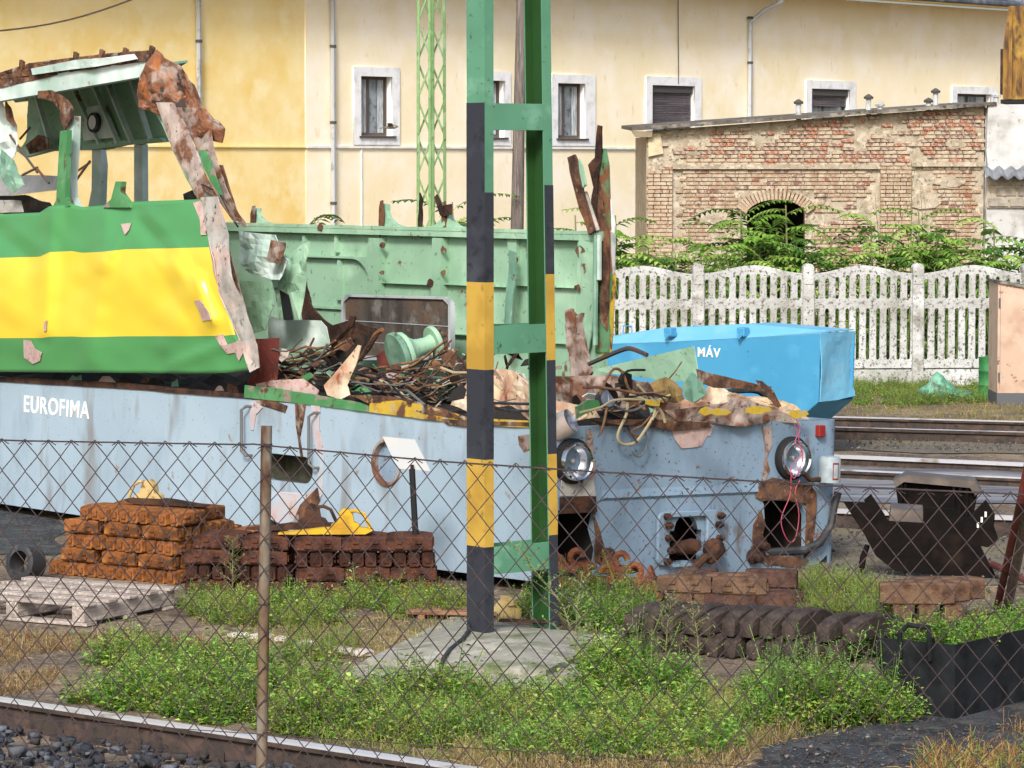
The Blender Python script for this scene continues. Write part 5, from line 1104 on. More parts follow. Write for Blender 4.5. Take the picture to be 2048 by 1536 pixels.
patch('end_plate', [(0, .0, zm), (0.0, YW / 2, zm + .0), (0, YW + .02, zm + .03), (0, YW + .0, (zm + zt1) / 2), (0, YW + .02, zt1 + .0), (0, 0, zt1)], 'skip_pale', sk, (1, 0, 0), .02, 4, .012, 3, bend=lambda c: -.05 * max(0, (c.y / YW)) * math.sin(math.pi * min(1, max(0, (c.z - zm) / (zt1 - zm)))))
B().hexa([(-.02, .0, zm - .004), (-.02, YW + .02, zm - .004), (-.03, YW + .02, zm - .004), (-.03, 0, zm - .004)], [(-.75, 0, .02), (-.75, YW + .02, .02), (-.77, YW + .02, .02), (-.77, 0, .02)]).build('bottom_plate', 'skip_blue', sk)
r1, r2, r3 = k_(1325, 656), k_(1500, 647), k_(1600, 650)
ridge = [(xl, .2, zL + .02), (SK.on(1, .2, 1325, 656).x, .2, SK.on(1, .2, 1325, 656).z), (SK.on(1, .2, 1500, 648).x, .2, SK.on(1, .2, 1500, 648).z), (-.02, .2, zt1 + .02)]
base = [(xl, -.004, zL - .02), (k_(1330, 684).x, -.004, k_(1330, 684).z), (k_(1500, 675).x, -.004, k_(1500, 675).z), (0, -.004, zt1)]
b = B(); b.add(base + ridge, [(i, i + 1, 5 + i, 4 + i) for i in range(3)]); ld = b.build('lid', 'skip_pale', sk); s_ = ld.modifiers.new('thickness', 'SOLIDIFY'); s_.thickness = .015
b = B(); bk = [(p[0], YW + .02, p[2] - .0) for p in ridge]; b.add(ridge + bk, [(i, i + 1, 5 + i, 4 + i) for i in range(3)]); ld2 = b.build('lid', 'skip_pale', sk); s_ = ld2.modifiers.new('thickness', 'SOLIDIFY'); s_.thickness = .012
for px in (1342, 1488):
    p = SK.on(1, .02, px, 664); b = B(); b.cbox(p.x - .05, p.x + .05, -.05, .06, p.z - .05, p.z + .05, .01); b.tube([(p.x - .03, -.05, p.z - .02), (p.x, -.07, p.z - .07), (p.x + .03, -.05, p.z - .02)], .012, 6); b.build('lifting_lug', 'skip_blue', sk)
for px in (1255, 1395, 1545):
    p = SK.on(1, .3, px, 652); B().tube([(p.x - .06, .3, p.z - .09), (p.x - .06, .3, p.z), (p.x + .06, .3, p.z), (p.x + .06, .3, p.z - .09)], .008, 5).build('lid_handle', 'skip_blue', sk)
p = k_(1418, 706); text('lettering', 'MÁV', .14, Matrix.Translation((p.x, -.006, p.z)) @ Matrix(((1, 0, 0, 0), (0, 0, -1, 0), (0, 1, 0, 0), (0, 0, 0, 1))), 'white_letter', sk, .002, 1.0)

# ================================================================== cabinet, drum, bag by the fence
mat('salmon', '#b79f8b', .7, layers=[('#a88b76', 2, .6, .08), ('#c4ac98', 3, .56, .1), ('#7a5a48', 9, .67, .03)]); mat('cab_grey', '#55585c', .8)
c0_ = gnd(1994, 812); CB = Fr(Vector((c0_.x, c0_.y, 0)), 0); cb = empty('metal_cabinet', CB, 'salmon painted metal cabinet with sloping dark roof beside the green drum', 'cabinet')
zc1, zc0 = CB.on(1, 0, 1994, 566).z, CB.on(1, 0, 1994, 786).z
B().prism([(0, 0, zc0), (1.1, 0, zc0), (1.1, 0, zc1 - .2), (0, 0, zc1)], (0, .8, 0)).build('body', 'salmon', cb)
B().box(-.004, 1.104, -.004, .804, -.03, zc0 - .001).build('plinth', 'cab_grey', cb)
B().prism([(-.02, -.03, zc1 + .002), (1.14, -.03, zc1 - .206), (1.14, -.03, zc1 - .17), (-.02, -.03, zc1 + .035)], (0, .86, 0)).build('roof', 'roof_felt', cb)
for z in (zc0 + .2, zc1 - .25): B().tube([(.02, -.012, z - .06), (.02, -.012, z + .06)], .012, 6).build('hinge', 'cab_grey', cb)
B().box(.03, .034, -.003, -.0005, zc0 + .05, zc1 - .03).build('door_seam', 'cab_grey', cb)
mat('drum_green', '#3f8a4f', .55, layers=[('#2f6d3d', 3, .56, .08), ('#7a4a2c', 6, .68, .04)])
d0 = gnd(1980, 799); z1 = at(1980, 714, d0.y).z; dr = empty('oil_drum', Vector((d0.x, d0.y, 0)), 'small green steel drum standing against the salmon cabinet', 'drum')
B().lathe([(.15, 0), (.155, .01), (.15, .02), (.15, z1 * .33), (.157, z1 * .345), (.15, z1 * .36), (.15, z1 * .66), (.157, z1 * .675), (.15, z1 * .69), (.15, z1 - .02), (.155, z1 - .01), (.155, z1), (.14, z1), (.14, z1 - .02)], None, 24, False).build('shell', 'drum_green', dr, True)
B().lathe([(.001, z1 - .015), (.139, z1 - .015)], None, 20).build('lid', 'rust', dr)
mat('tarp_green', '#4f8f78', .5, layers=[('#6fb09a', 4, .55, .08), ('#3d5a45', 7, .56, .08)], bump=.3, bscale=12)
bm = bmesh.new(); bmesh.ops.create_icosphere(bm, subdivisions=4, radius=1); b0 = gnd(1900, 800)
for v in bm.verts:
    p = v.co.copy(); k = 1 + .25 * noise.noise(p * 2) + .12 * noise.noise(p * 5); pk = .55 * math.exp(-((p.x + .45) ** 2 + p.y ** 2) * 7) if p.z > 0 else 0
    v.co = Vector((p.x * .4 * k, p.y * .22 * k, max(-.02, p.z * .14 * k + pk * .45)))
me = bpy.data.meshes.new('tarpaulin_bundle'); bm.to_mesh(me); bm.free(); o = link('tarpaulin_bundle', me, 'tarp_green'); o.location = (b0.x, b0.y, 0); tag(o, 'crumpled green tarpaulin bundle lying beside the green drum', 'tarpaulin')
# rust-yellow ribbed grab hanging at the corner
mat('grab_yellow', '#8f6d2e', .75, layers=[('#6b4a28', 2, .52, .1, (3, 3, .6)), ('#48321f', 4, .55, .08, (3, 3, .6)), ('#a8883c', 3, .6, .08)], bump=.3, bscale=20)
gz0 = at(2003, 203, 48); GF = Fr(gz0, R(-14)); gr = empty('crane_grab', GF, 'rusty yellow ribbed crane grab hanging in front of the white annexe', 'crane grab')
hg = at(2003, 12, 48).z - gz0.z; wd = 1.15
B().prism([(0.02, 0, .03), (wd, 0, .03), (wd, 0, hg), (.09, 0, hg), (.02, 0, hg * .6), (0.0, 0, hg * .3)], (0, .7, 0)).build('shell', 'grab_yellow', gr)
B().box(-.01, wd, -.04, .72, -.03, .029).build('cutting_edge', 'black', gr)
for i in range(6):
    x0 = .1 + i * .19; B().prism([(x0, -.06, .03), (x0 + .05, -.06, .03), (x0 + .05, -.06, hg - .02), (x0, -.06, hg - .02)], (0, .059, 0)).build('rib', 'grab_yellow', gr)
B().box(-.02, .015, -.02, .72, .1, hg * .55).build('side_flange', 'rust_dark', gr)
for xx_ in (.3, .9): B().tube([(xx_, .35, hg), (xx_, .35, hg + 6)], .02, 6).build('hoist_rope', 'steel_rod', gr)

# ================================================================== cast brake blocks, stacked
mat('block_orange', '#80502e', .9, rnd=.3, layers=[('#986332', 6, .54, .1), ('#553824', 9, .53, .08), ('#b07c42', 14, .68, .05)], bump=.5, bscale=50, spec=.15)
mat('block_red', '#452b23', .9, rnd=.32, layers=[('#57382c', 6, .55, .1), ('#30211c', 9, .55, .08), ('#70483a', 20, .67, .04)], bump=.5, bscale=50, spec=.15)
mat('block_brown', '#5d483a', .9, rnd=.22, layers=[('#6e5847', 5, .55, .1), ('#473428', 9, .55, .08), ('#7a5c38', 8, .66, .05)], bump=.5, bscale=50, spec=.15)
mat('block_umber', '#4c3630', .9, rnd=.22, layers=[('#5c453c', 5, .55, .1), ('#382924', 9, .55, .08)], bump=.5, bscale=50, spec=.15)
mat('block_dark', '#3a322d', .75, rnd=.28, layers=[('#4a413b', 5, .55, .1), ('#292421', 8, .55, .08), ('#573e32', 6, .66, .05)], bump=.4, bscale=50, spec=.25)
def block_mesh(m, L=.33, w=.085, h=.104, sag=.012, lugs=True):
    b = B(); n = 6; c = .012; sec = [(-w / 2 + c, 0), (w / 2 - c, 0), (w / 2, c), (w / 2, h - c), (w / 2 - c, h), (-w / 2 + c, h), (-w / 2, h - c), (-w / 2, c)]
    vs = []; fs = []
    for i in range(n + 1):
        u = i / n; x = -L / 2 + L * u; dz = sag * (1 - (2 * u - 1) ** 2); k = .9 if i in (0, n) else 1
        vs += [(x, y * k, (z - h / 2) * k + h / 2 + (dz if z > h / 2 else dz * .4)) for y, z in sec]
    for i in range(n):
        for j in range(8): q = (j + 1) % 8; fs.append((i * 8 + j, i * 8 + q, i * 8 + 8 + q, i * 8 + 8 + j))
    fs += [tuple(reversed(range(8))), tuple(range(n * 8, n * 8 + 8))]; b.add(vs, fs)
    if lugs:
        for sx in (-.07, .07):
            for sy in (-1, 1): b.box(sx - .03, sx + .03, min(sy * w / 2, sy * (w / 2 + .012)), max(sy * w / 2, sy * (w / 2 + .012)), .025, .045).box(sx - .02, sx + .02, min(sy * w / 2, sy * (w / 2 + .012)), max(sy * w / 2, sy * (w / 2 + .012)), .06, .078)
        for sx in (-1, 1): b.box(min(sx * L / 2 * .99, sx * (L / 2 + .01)), max(sx * L / 2 * .99, sx * (L / 2 + .01)), -.018, .018, .03, .075)
    me = b.mesh('brake_block'); me.materials.append(MATS[m]); return me
BM = {m: [block_mesh(m, L, w, h, sag) for L, w, h, sag in ((.33, .085, .104, .006), (.32, .08, .106, .003), (.335, .088, .102, .009))] for m in ('block_orange', 'block_red', 'block_brown')}
BD = [block_mesh('block_dark', .54, .1, .115, .045, False), block_mesh('block_dark', .5, .105, .12, .055, False)]
def put(mes, M, label, group):
    o = bpy.data.objects.new('brake_block', random.choice(mes)); COL.objects.link(o); o.matrix_world = M
    return tag(o, label, 'brake block', group)
def stack(fr, rows, m, lab0, group, h=.108, deep=2):
    for r, (kind, x0, x1) in enumerate(rows):
        z = r * h + .0; fromtop = len(rows) - 1 - r
        lab = lab0 + (', %s, %s' % (['top layer', 'second layer down', 'third layer down', 'fourth layer down', 'bottom layer'][fromtop], 'end on' if kind == 'end' else 'lengthwise'))
        if kind == 'end':
            n = int(round((x1 - x0) / .097))
            for i in range(n):
                for d in range(deep):
                    if random.random() < .04 and r == len(rows) - 1: continue
                    put(BM[m], fr.M @ Matrix.Translation((x0 + (i + .5) * (x1 - x0) / n + random.gauss(0, .003), .17 + d * .345 + random.gauss(0, .008), z)) @ Matrix.Rotation(math.pi / 2 + random.gauss(0, .025), 4, 'Z'), lab, group)
        else:
            n = max(1, int(round((x1 - x0) / .34))); st = (x1 - x0) / n
            for i in range(n):
                for d in range(deep * 3 + 1):
                    put(BM[m], fr.M @ Matrix.Translation((x0 + (i + .5) * st + random.gauss(0, .006), .05 + d * .1 + random.gauss(0, .004), z)) @ Matrix.Rotation(random.gauss(0, .02), 4, 'Z'), lab, group)
SA = Fr(gnd(348, 1172), math.atan2(-.57, .82))
stack(SA, [('end', -1.25, .0), ('side', -1.14, .02), ('end', -1.07, .0), ('side', -1.1, .04), ('end', -.92, .04)], 'block_orange', 'orange brake block in the stack behind the pallet', 'brake blocks of the orange stack')
SB = Fr(gnd(590, 1196), R(2)); SBl = Fr(gnd(588, 1194), R(-9))
stack(SB, [('side', -.01, 1.06), ('side', 0.02, 1.0), ('end', .0, .99), ('side', .0, .98)], 'block_red', 'dark red brake block under the yellow drag shoe', 'brake blocks of the dark red stack', deep=1)
stack(SBl, [('side', -.84, -.04), ('end', -.8, -.03), ('side', -.83, -.02), ('side', -.74, -.03)], 'block_red', 'dark red brake block behind the fence post', 'brake blocks of the middle stack', deep=1)
SBo = Fr(gnd(540, 1150), R(-20)); stack(SBo, [('side', -.75, .0)] * 3, 'block_orange', 'orange brake block behind the dark red stack', 'brake blocks behind the red stack', deep=1, h=.112)
# dark curved blocks, right
CR = Fr(gnd(1700, 1330), math.atan2(-.36, .93))
for lay in range(2):
    for i in range(12 if lay == 0 else 11):
        xx_ = -.05 - i * .128 - (.04 if lay else 0)
        if lay and i in (1,): continue
        put(BD, CR.M @ Matrix.Translation((xx_, .24 + .03 * random.random(), lay * .13)) @ Matrix.Rotation(R(74) + random.gauss(0, .03), 4, 'Z') @ Matrix.Rotation(random.gauss(.03, .03), 4, 'X'), 'dark curved brake block in the %s layer of the long row among the weeds' % ('upper' if lay else 'lower'), 'dark curved blocks in the row')
put(BD, CR.M @ Matrix.Translation((.08, .26, .13)) @ Matrix.Rotation(R(70), 4, 'Z'), 'dark curved brake block lying on top of the row beside the black trough', 'dark curved blocks in the row')
put(BD, CR.M @ Matrix.Translation((.02, .62, .0)) @ Matrix.Rotation(R(50), 4, 'Z'), 'dark brake block lying behind the row beside the black trough', 'dark curved blocks in the row')
CT = Fr(gnd(1425, 1268), R(-14))
for x0, lab in ((-.2, 'brown ribbed brake block lying on the dark row, touching the orange castings'), (.17, 'orange-brown ribbed brake block lying on top of the dark row')):
    put(BM['block_brown'], CT.M @ Matrix.Translation((x0, .08, .252)) @ Matrix.Scale(1.12, 4), lab, 'brown blocks on the dark row')
CU = Fr(gnd(1430, 1222), R(-6))
big = [block_mesh('block_brown', .36, .13, .13, .0, False), block_mesh('block_umber', .36, .13, .13, .0, False)]
for (x0, y0, z0, a, k) in ((-.2, .2, .13, 84, 0), (-.07, .2, .13, 84, 1), (.1, .05, .13, 12, 0), (.38, .3, .13, -4, 1), (-.2, .2, 0, 84, 0), (-.07, .2, 0, 84, 0), (.1, .05, 0, 5, 1), (.1, .3, 0, 0, 1), (.4, .3, 0, -4, 1), (.42, .1, 0, 0, 1)):
    put([big[k]], CU.M @ Matrix.Translation((x0, y0, z0)) @ Matrix.Rotation(R(a), 4, 'Z'), '%s square-edged brake block in the small pile behind the dark row' % ('brown' if k == 0 else 'reddish'), 'square blocks of the small pile')
CV = Fr(gnd(1860, 1250), R(0))
for i in range(3): put([big[0]], CV.M @ Matrix.Translation((-.18 + i * .17, .15, 0)) @ Matrix.Rotation(R(88), 4, 'Z'), 'brown block on edge under the long rounded blocks by the black trough', 'blocks under the rounded ones')
lb = block_mesh('block_brown', .5, .12, .15, .0, False)
for i in range(3): put([lb], CV.M @ Matrix.Translation((-.08 + i * .12, .08 + i * .14, .13)) @ Matrix.Rotation(R(-3), 4, 'Z'), 'long rounded rusty block on the small pile beside the black trough', 'long rounded blocks')
# orange cast brackets
mat('casting_orange', '#6e4430', .9, rnd=.2, layers=[('#84543a', 6, .55, .1), ('#4f3326', 8, .56, .08)], bump=.5, bscale=50, spec=.15)
cb_ = B(); cb_.cbox(-.14, .14, -.09, .09, 0, .045, .01); arc = [(.05 * math.cos(R(a)) - .02, .07 + .05 * math.sin(R(a))) for a in range(-60, 181, 30)]
cb_.tube([(x, 0, z + .02) for x, z in arc], .024, 7); cb_.prism([(.06, -.05, .045), (.13, -.05, .045), (.1, -.05, .13)], (0, .1, 0)); cbm = cb_.mesh('cast_bracket', True); cbm.materials.append(MATS['casting_orange'])
for i, (px, py, z, a) in enumerate(((1140, 1205, 0, 10), (1195, 1200, 0, -30), (1250, 1205, 0, 40), (1290, 1200, 0, 5), (1150, 1200, .1, 60), (1215, 1198, .1, 20), (1275, 1196, .1, -15), (1180, 1208, .05, 100), (1240, 1190, .16, 150), (1150, 1190, .18, 200), (1300, 1210, .02, 80))):
    p = gnd(px, py); o = bpy.data.objects.new('cast_bracket', cbm); COL.objects.link(o); o.location = (p.x, p.y, z); o.rotation_euler = (random.gauss(0, .15), random.gauss(0, .15), R(a)); tag(o, 'orange rusted cast bracket heaped at the foot of the locomotive nose', 'casting', 'orange castings')

# ================================================================== wagon drag shoes
mat('shoe_yellow', '#c9a01c', .6, layers=[('#a8801c', 5, .56, .08), ('#6b4428', 8, .64, .04)]); mat('shoe_cream', '#b59f6a', .7, layers=[('#8f7a4c', 5, .55, .08), ('#6b4a30', 8, .6, .05)])
def shoe(loc, rz, m, sole, label):
    f = Fr(loc, rz); e = empty('drag_shoe', f, label, 'drag shoe', 'drag shoes on the block stacks')
    B().prism([(-.42, -.045, .0), (.2, -.045, .0), (.26, -.045, .03), (.2, -.045, .045), (-.1, -.045, .045), (-.42, -.045, .008)], (0, .09, 0)).build('sole', sole, e)
    B().prism([(-.05, -.04, .046), (.17, -.04, .046), (.15, -.04, .075), (.12, -.04, .085), (.11, -.04, .14), (.08, -.04, .175), (.045, -.04, .185), (.01, -.04, .15), (.0, -.04, .085), (-.04, -.04, .07)], (0, .08, 0)).build('block', m, e)
    B().tube([(.08, 0, .16), (.14, 0, .165), (.19, 0, .14), (.235, 0, .04)], .013, 7).build('handle', m, e, True)
zs_ = .108 * 4 + .012
shoe((SB.M @ Vector((.3, .12, zs_))), R(1), 'shoe_yellow', 'shoe_yellow', 'bright yellow drag shoe with loop handle on the dark red stack')
shoe((SB.M @ Vector((.06, .34, zs_ + .01))), R(2), 'rust_dark', 'rust_dark', 'rusty brown drag shoe behind the yellow one')
shoe((SA.M @ Vector((-.42, .3, .108 * 5 + .01))), R(180 - 22), 'shoe_cream', 'rust_dark', 'cream worn drag shoe lying on the orange stack')

# ================================================================== pallet
mat('grey_wood', '#998f88', .9, rnd=.24, layers=[('#887e78', 4, .54, .1, (1, 8, 8)), ('#bdb5ac', 6, .58, .06, (1, 9, 9)), ('#5f564f', 3, .64, .05)], bump=.4, bscale=25, spec=.15)
PA = Fr(gnd(168, 1252), R(8)); q0 = PA.loc(gnd(385, 1205)); ang = math.atan2((gnd(385, 1208) - gnd(168, 1252)).y, (gnd(385, 1208) - gnd(168, 1252)).x)
PA = Fr(gnd(168, 1252), ang); pa = empty('wooden_pallet', PA, 'weathered grey wooden pallet in front of the orange brake block stack', 'pallet')
for i in range(5): 
    x0 = .0 + i * .24; B().cbox(x0, x0 + .11, -.03, 1.25, .125, .147, .004).build('deck_board', 'grey_wood', pa)
for yy in (0, .55, 1.1):
    B().cbox(.0, 1.06, yy, yy + .1, .018, .124, .004).build('bearer', 'grey_wood', pa)
for x0 in (0, .46, .92): B().cbox(x0, x0 + .12, -.02, 1.22, -.005, .017, .003).build('bottom_board', 'grey_wood', pa)
# boards, ring, sign, stakes
PL = Fr(gnd(812, 1238), R(-9))
mat('rusty_board', '#7d5a44', .9, rnd=.15, layers=[('#96725a', 4, .55, .1, (1, 8, 8)), ('#5a4034', 5, .56, .08, (1, 6, 6))], bump=.4)
pb = empty('plank_bundle', PL, 'bundle of narrow brown planks lying beside the mast footing', 'planks')
for i in range(4): B().cbox(0, .62 - .03 * i, i * .075, i * .075 + .06, .03, .055, .004).build('plank', 'rusty_board', pb)
for x0 in (.08, .5): B().cbox(x0, x0 + .05, -.01, .3, 0, .029, .003).build('batten', 'rusty_board', pb)
b = B(); b.prism([(-.07, 0, 0), (.07, 0, 0), (.09, 0, .06), (.03, 0, .13), (-.04, 0, .12), (-.09, 0, .05)], (0, .12, 0)); b.box(-.02, .02, -.02, .14, .1, .15); b.solo('small_casting', 'shoe_cream', 'small ochre casting lying between the mast legs', 'casting', fr=Fr(gnd(1020, 1240, .0), R(20)))
b = B(); M = Matrix.Translation(gnd(52, 1162) + Vector((0, 0, .13))) @ Matrix.Rotation(R(-35), 4, 'Z') @ Matrix.Rotation(R(80), 4, 'X')
b.lathe([(.09, -.08), (.13, -.08), (.135, -.05), (.135, .07), (.12, .08), (.09, .08), (.09, -.08)], M, 28, False); b.solo('rubber_ring', 'rubber', 'black rubber ring standing beside the orange stack', 'ring', smooth=True)
sg = gnd(838, 1190); st = empty('sign_stake', Vector((sg.x, sg.y, 0)), 'thin black stake with a blank pale plate in front of the blue skirt', 'sign')
SG = Fr(Vector((sg.x, sg.y, 0))); tpz = SG.on(1, 0, 824, 938)
B().tube([(0, 0, -.05), (tpz.x, 0, tpz.z)], .022, 6).build('stake', 'black', st)
pts = [SG.on(1, .02 + .06 * k, *p) for p, k in (((765, 873), 1), ((830, 879), 1), ((861, 942), 0), ((795, 937), 0))]
mat('plate_pale', '#a3a8aa', .6, layers=[('#b0aaa2', 4, .6, .08)]); B().prism(pts, (0, .008, 0)).build('plate', 'plate_pale', st)
b = B(); b.box(tpz.x - .012, tpz.x + .012, -.004, .02, tpz.z - .02, tpz.z + .03); b.build('clamp', 'black', st)
# pale kerb stones left of the footing
mat('pale_stone', '#aba59b', .95, layers=[('#8d877d', 4, .55, .1), ('#c2bdb3', 9, .6, .06)], bump=.6, bscale=25)
for i, (px, py) in enumerate(((480, 1276), (520, 1278), (570, 1283), (610, 1292), (650, 1300), (690, 1306), (725, 1310))):
    p = gnd(px, py); bm = bmesh.new(); bmesh.ops.create_icosphere(bm, subdivisions=2, radius=1)
    for v in bm.verts: v.co = Vector((v.co.x * .085, v.co.y * .07, max(-.01, v.co.z * .03))) * (1 + .35 * noise.noise(v.co * 1.6 + Vector((i, 0, 0))))
    me = bpy.data.meshes.new('kerb_stone'); bm.to_mesh(me); bm.free(); o = link('kerb_stone', me, 'pale_stone'); o.location = (p.x, p.y, .012); o.rotation_euler.z = random.uniform(-.4, .2); tag(o, 'flat pale stone in the broken row leading to the mast footing', 'stone', 'pale stones by the footing')

# ================================================================== dark steel plough scrap
mat('dark_steel', '#151211', .95, .0, spec=.1, layers=[('#1f1815', 3, .56, .1), ('#0f0e0d', 6, .55, .08), ('#2a2019', 2, .65, .06)], bump=.3, bscale=30)
mat('steel_edge', '#57504c', .6, .3, layers=[('#6e645c', 6, .55, .1)])
PG = Fr(Vector((gnd(1900, 1158).x, gnd(1900, 1158).y, 0)), R(-6)); pg = empty('plough_scrap', PG, 'dark steel rail guard plate with notched top lying in the yard', 'scrap plate')
k_ = lambda x, y, d=0.0: PG.on(1, d, x, y)
B().prism([k_(*p, .02) for p in ((1686, 1003), (1748, 1006), (1778, 1042), (1845, 1046), (1850, 1014), (1910, 1018), (1945, 1050), (1965, 1100), (1996, 1160), (1900, 1152), (1790, 1142), (1752, 1112), (1728, 1068))], (0, .025, 0)).build('plate', 'dark_steel', pg)
B().prism([k_(*p, .046) for p in ((1782, 1018), (1846, 1022), (1846, 1046), (1778, 1043))], (0, .25, .02)).build('shelf', 'steel_edge', pg)
B().prism([k_(*p, .3) for p in ((1728, 1000), (1742, 988), (1770, 1030), (1745, 1040))], (0, .02, 0)).build('gusset', 'dark_steel', pg)
B().prism([k_(*p, .1) for p in ((1935, 1040), (1973, 1002), (1990, 1030), (1988, 1052), (1998, 1080), (1975, 1095), (1955, 1090))], (0, .12, 0)).build('end_bracket', 'dark_steel', pg)
p = k_(1962, 1042, .095); 
for i in range(3): B().box(p.x - .03 + i * .028, p.x - .015 + i * .028, p.y - .002, p.y + .002, p.z - .05 + i * .04, p.z - .01 + i * .04).build('chalk_mark', 'white_letter', pg)
B().tube([k_(1735, 1090, .12), k_(1726, 1115, .1), k_(1722, 1150, .05)], [.02, .025, .018], 6).build('leg', 'dark_steel', pg)
PX = Fr(Vector((gnd(1870, 1100).x, gnd(1870, 1100).y, 0)), R(-8)); pb2 = empty('buffer_beam_scrap', PX, 'dark ribbed steel box section lying behind the notched rail guard', 'scrap beam')
k2 = lambda x, y, d=0.0: PX.on(1, d, x, y)
B().prism([k2(*p) for p in ((1790, 968), (1800, 962), (1935, 972), (1955, 990), (1945, 1040), (1935, 1060), (1800, 1052), (1795, 1000))], (0, .03, 0)).build('web', 'dark_steel', pb2)
B().prism([k2(*p, -.08) for p in ((1786, 962), (1810, 950), (1950, 962), (1962, 985), (1950, 990), (1940, 976), (1808, 964), (1792, 975))], (0, .35, 0)).build('flange', 'steel_edge', pb2)
for px in (1800, 1808, 1905, 1918, 1932): B().prism([k2(*p, -.07) for p in ((px, 968), (px + 5, 968), (px + 3, 1050), (px - 2, 1050))], (0, .069, 0)).build('rib', 'dark_steel', pb2)
B().tube([gnd(1985, 1128, .12), gnd(2090, 1180, .06)], .025, 8).solo('red_pipe', 'red_lead', 'dull red pipe resting against the notched rail guard', 'pipe')
# ================================================================== black trough
BNF = Fr(gnd(1909, 1440), math.atan2(.79, .61)); bn = empty('steel_trough', BNF, 'black steel trough full of weeds with bent handles', 'trough')
mat('trough_black', '#1c1f22', .85, spec=.15, layers=[('#272b2e', 2.5, .54, .1), ('#141617', 6, .56, .08), ('#3a2f26', 3, .68, .04)], bump=.2, bscale=20)
tz = lambda x, y: BNF.on(0, 0, x, y)
prof = [tz(1909, 1291), tz(1753, 1274), tz(1753, 1325), tz(1815, 1430), tz(1909, 1438)]; yw = prof[1].y; zh = prof[0].z; zh2 = prof[1].z; zk = prof[2].z; yk = prof[3].y
zh = (zh + zh2) / 2; prf = [(0, zh), (yw, zh), (yw, zk), (yk, 0.0), (0, 0.0)]; LN = 1.7
for x0 in (0, LN): B().prism([(x0, y, z) for y, z in prf], (.012, 0, 0)).build('end_plate', 'trough_black', bn)
B().box(.013, LN - .001, 0, .012, 0.0, zh + .001).build('side_plate', 'trough_black', bn)
B().box(.013, LN - .001, yw - .012, yw, zk, zh + .001).build('side_plate', 'trough_black', bn)
B().hexa([(.013, yw, zk), (.013, yw - .012, zk), (.013, yk - .012, .012), (.013, yk, 0)], [(LN - .001, yw, zk), (LN - .001, yw - .012, zk), (LN - .001, yk - .012, .012), (LN - .001, yk, 0)]).build('slope_plate', 'trough_black', bn)
B().box(.013, LN - .001, .013, yk, .0, .012).build('floor_plate', 'trough_black', bn)
B().box(.02, LN - .01, .014, yw - .03, zk, zh - .1).build('soil', 'black_soil', bn)
for x0, inward in ((-.012, 1), (LN + .02, 1)):
    B().tube([(x0, yw * .3, zh - .1), (x0 - .01, yw * .3, zh + .03), (x0 + .03, yw * .36, zh + .08), (x0 + .03, yw * .62, zh + .085), (x0 - .01, yw * .68, zh + .04), (x0, yw * .68, zh - .1)], .016, 7).build('handle', 'trough_black', bn, True)
# leaning poles behind the trough
B().tube([gnd(1992, 1225, -.05), at(2042, 1000, 20.6), at(2066, 880, 20.3)], .026, 8).solo('leaning_pole', 'red_lead', 'dark red steel pole leaning beside the trough', 'pole')
B().tube([gnd(2012, 1228, -.05), at(2058, 1010, 20.7), at(2085, 880, 20.4)], [.034, .03, .028], 8).solo('leaning_pole', 'old_timber', 'grey-brown timber pole leaning against the red steel pole', 'pole')
# ================================================================== vegetation
leafmat('leaf'); 
def rotm(a, t):     # lean t towards azimuth a
    return Matrix.Rotation(a, 3, 'Z') @ Matrix.Rotation(t, 3, 'Y')
class Soup:
    def __init__(s): s.V = []; s.C = []
    def leaf(s, base, d, n, L, w, col, fold=.25, droop=.0):
        d = d.normalized(); sd = d.cross(n)
        if sd.length < 1e-5: sd = d.orthogonal()
        sd.normalize(); n = sd.cross(d)
        m = base + d * L * .45
        s.V += [base, m + sd * w / 2 + n * w * fold, base + d * L - n * L * droop, m - sd * w / 2 + n * w * fold]
        s.C += [col] * 4
    def blade(s, a, c, w, col):
        d = (c - a); sd = d.cross(Vector((random.gauss(0, 1), random.gauss(0, 1), .2)))
        if sd.length < 1e-6: sd = d.orthogonal()
        sd.normalize(); s.V += [a - sd * w / 2, a + sd * w / 2, c + sd * w * .3, c - sd * w * .3]; s.C += [col] * 4
    def arr(s): return np.array([tuple(v) for v in s.V]), np.array([tuple(c[:3]) for c in s.C])
def jit(h, k=.25):
    c = lin(h); f = 1 + random.uniform(-k, k); return tuple(min(1, x * f) for x in c[:3])
GREENS = ['#6f9a44', '#7ba548', '#5c8a3c', '#8db052', '#9aba5a', '#a3b85c']
def weed(h, spread, leaves, stems, greens, flowers=.25, lw=.55, lsz=.05):
    s = Soup()
    for k in range(stems):
        az = random.uniform(0, 6.28); tl = random.uniform(.0, .75) * spread; hh = h * random.uniform(.6, 1.1)
        tip = Vector((math.sin(tl) * math.cos(az), math.sin(tl) * math.sin(az), math.cos(tl))) * hh; b0 = Vector((random.gauss(0, .03), random.gauss(0, .03), -.01))
        s.blade(b0, b0 + tip, .006, jit('#6d8a48'))
        for i in range(leaves):
            u = .12 + .88 * i / leaves; p = b0 + tip * u; a = az + i * 2.4 + random.gauss(0, .4)
            d = Vector((math.cos(a), math.sin(a), random.uniform(-.2, .6))); L = lsz * random.uniform(.6, 1.3) * (1.2 - .6 * u)
            s.leaf(p + d * .012, d, Vector((0, 0, 1)) + Vector((random.gauss(0, .3), random.gauss(0, .3), 0)), L, L * lw, jit(random.choice(greens), .3), droop=.15)
            if u > .75 and random.random() < flowers:
                q = p + Vector((random.gauss(0, .02), random.gauss(0, .02), .03)); s.leaf(q, Vector((1, 0, .2)), Vector((0, 0, 1)), .012, .012, jit('#c9c060', .3))
    return s.arr()
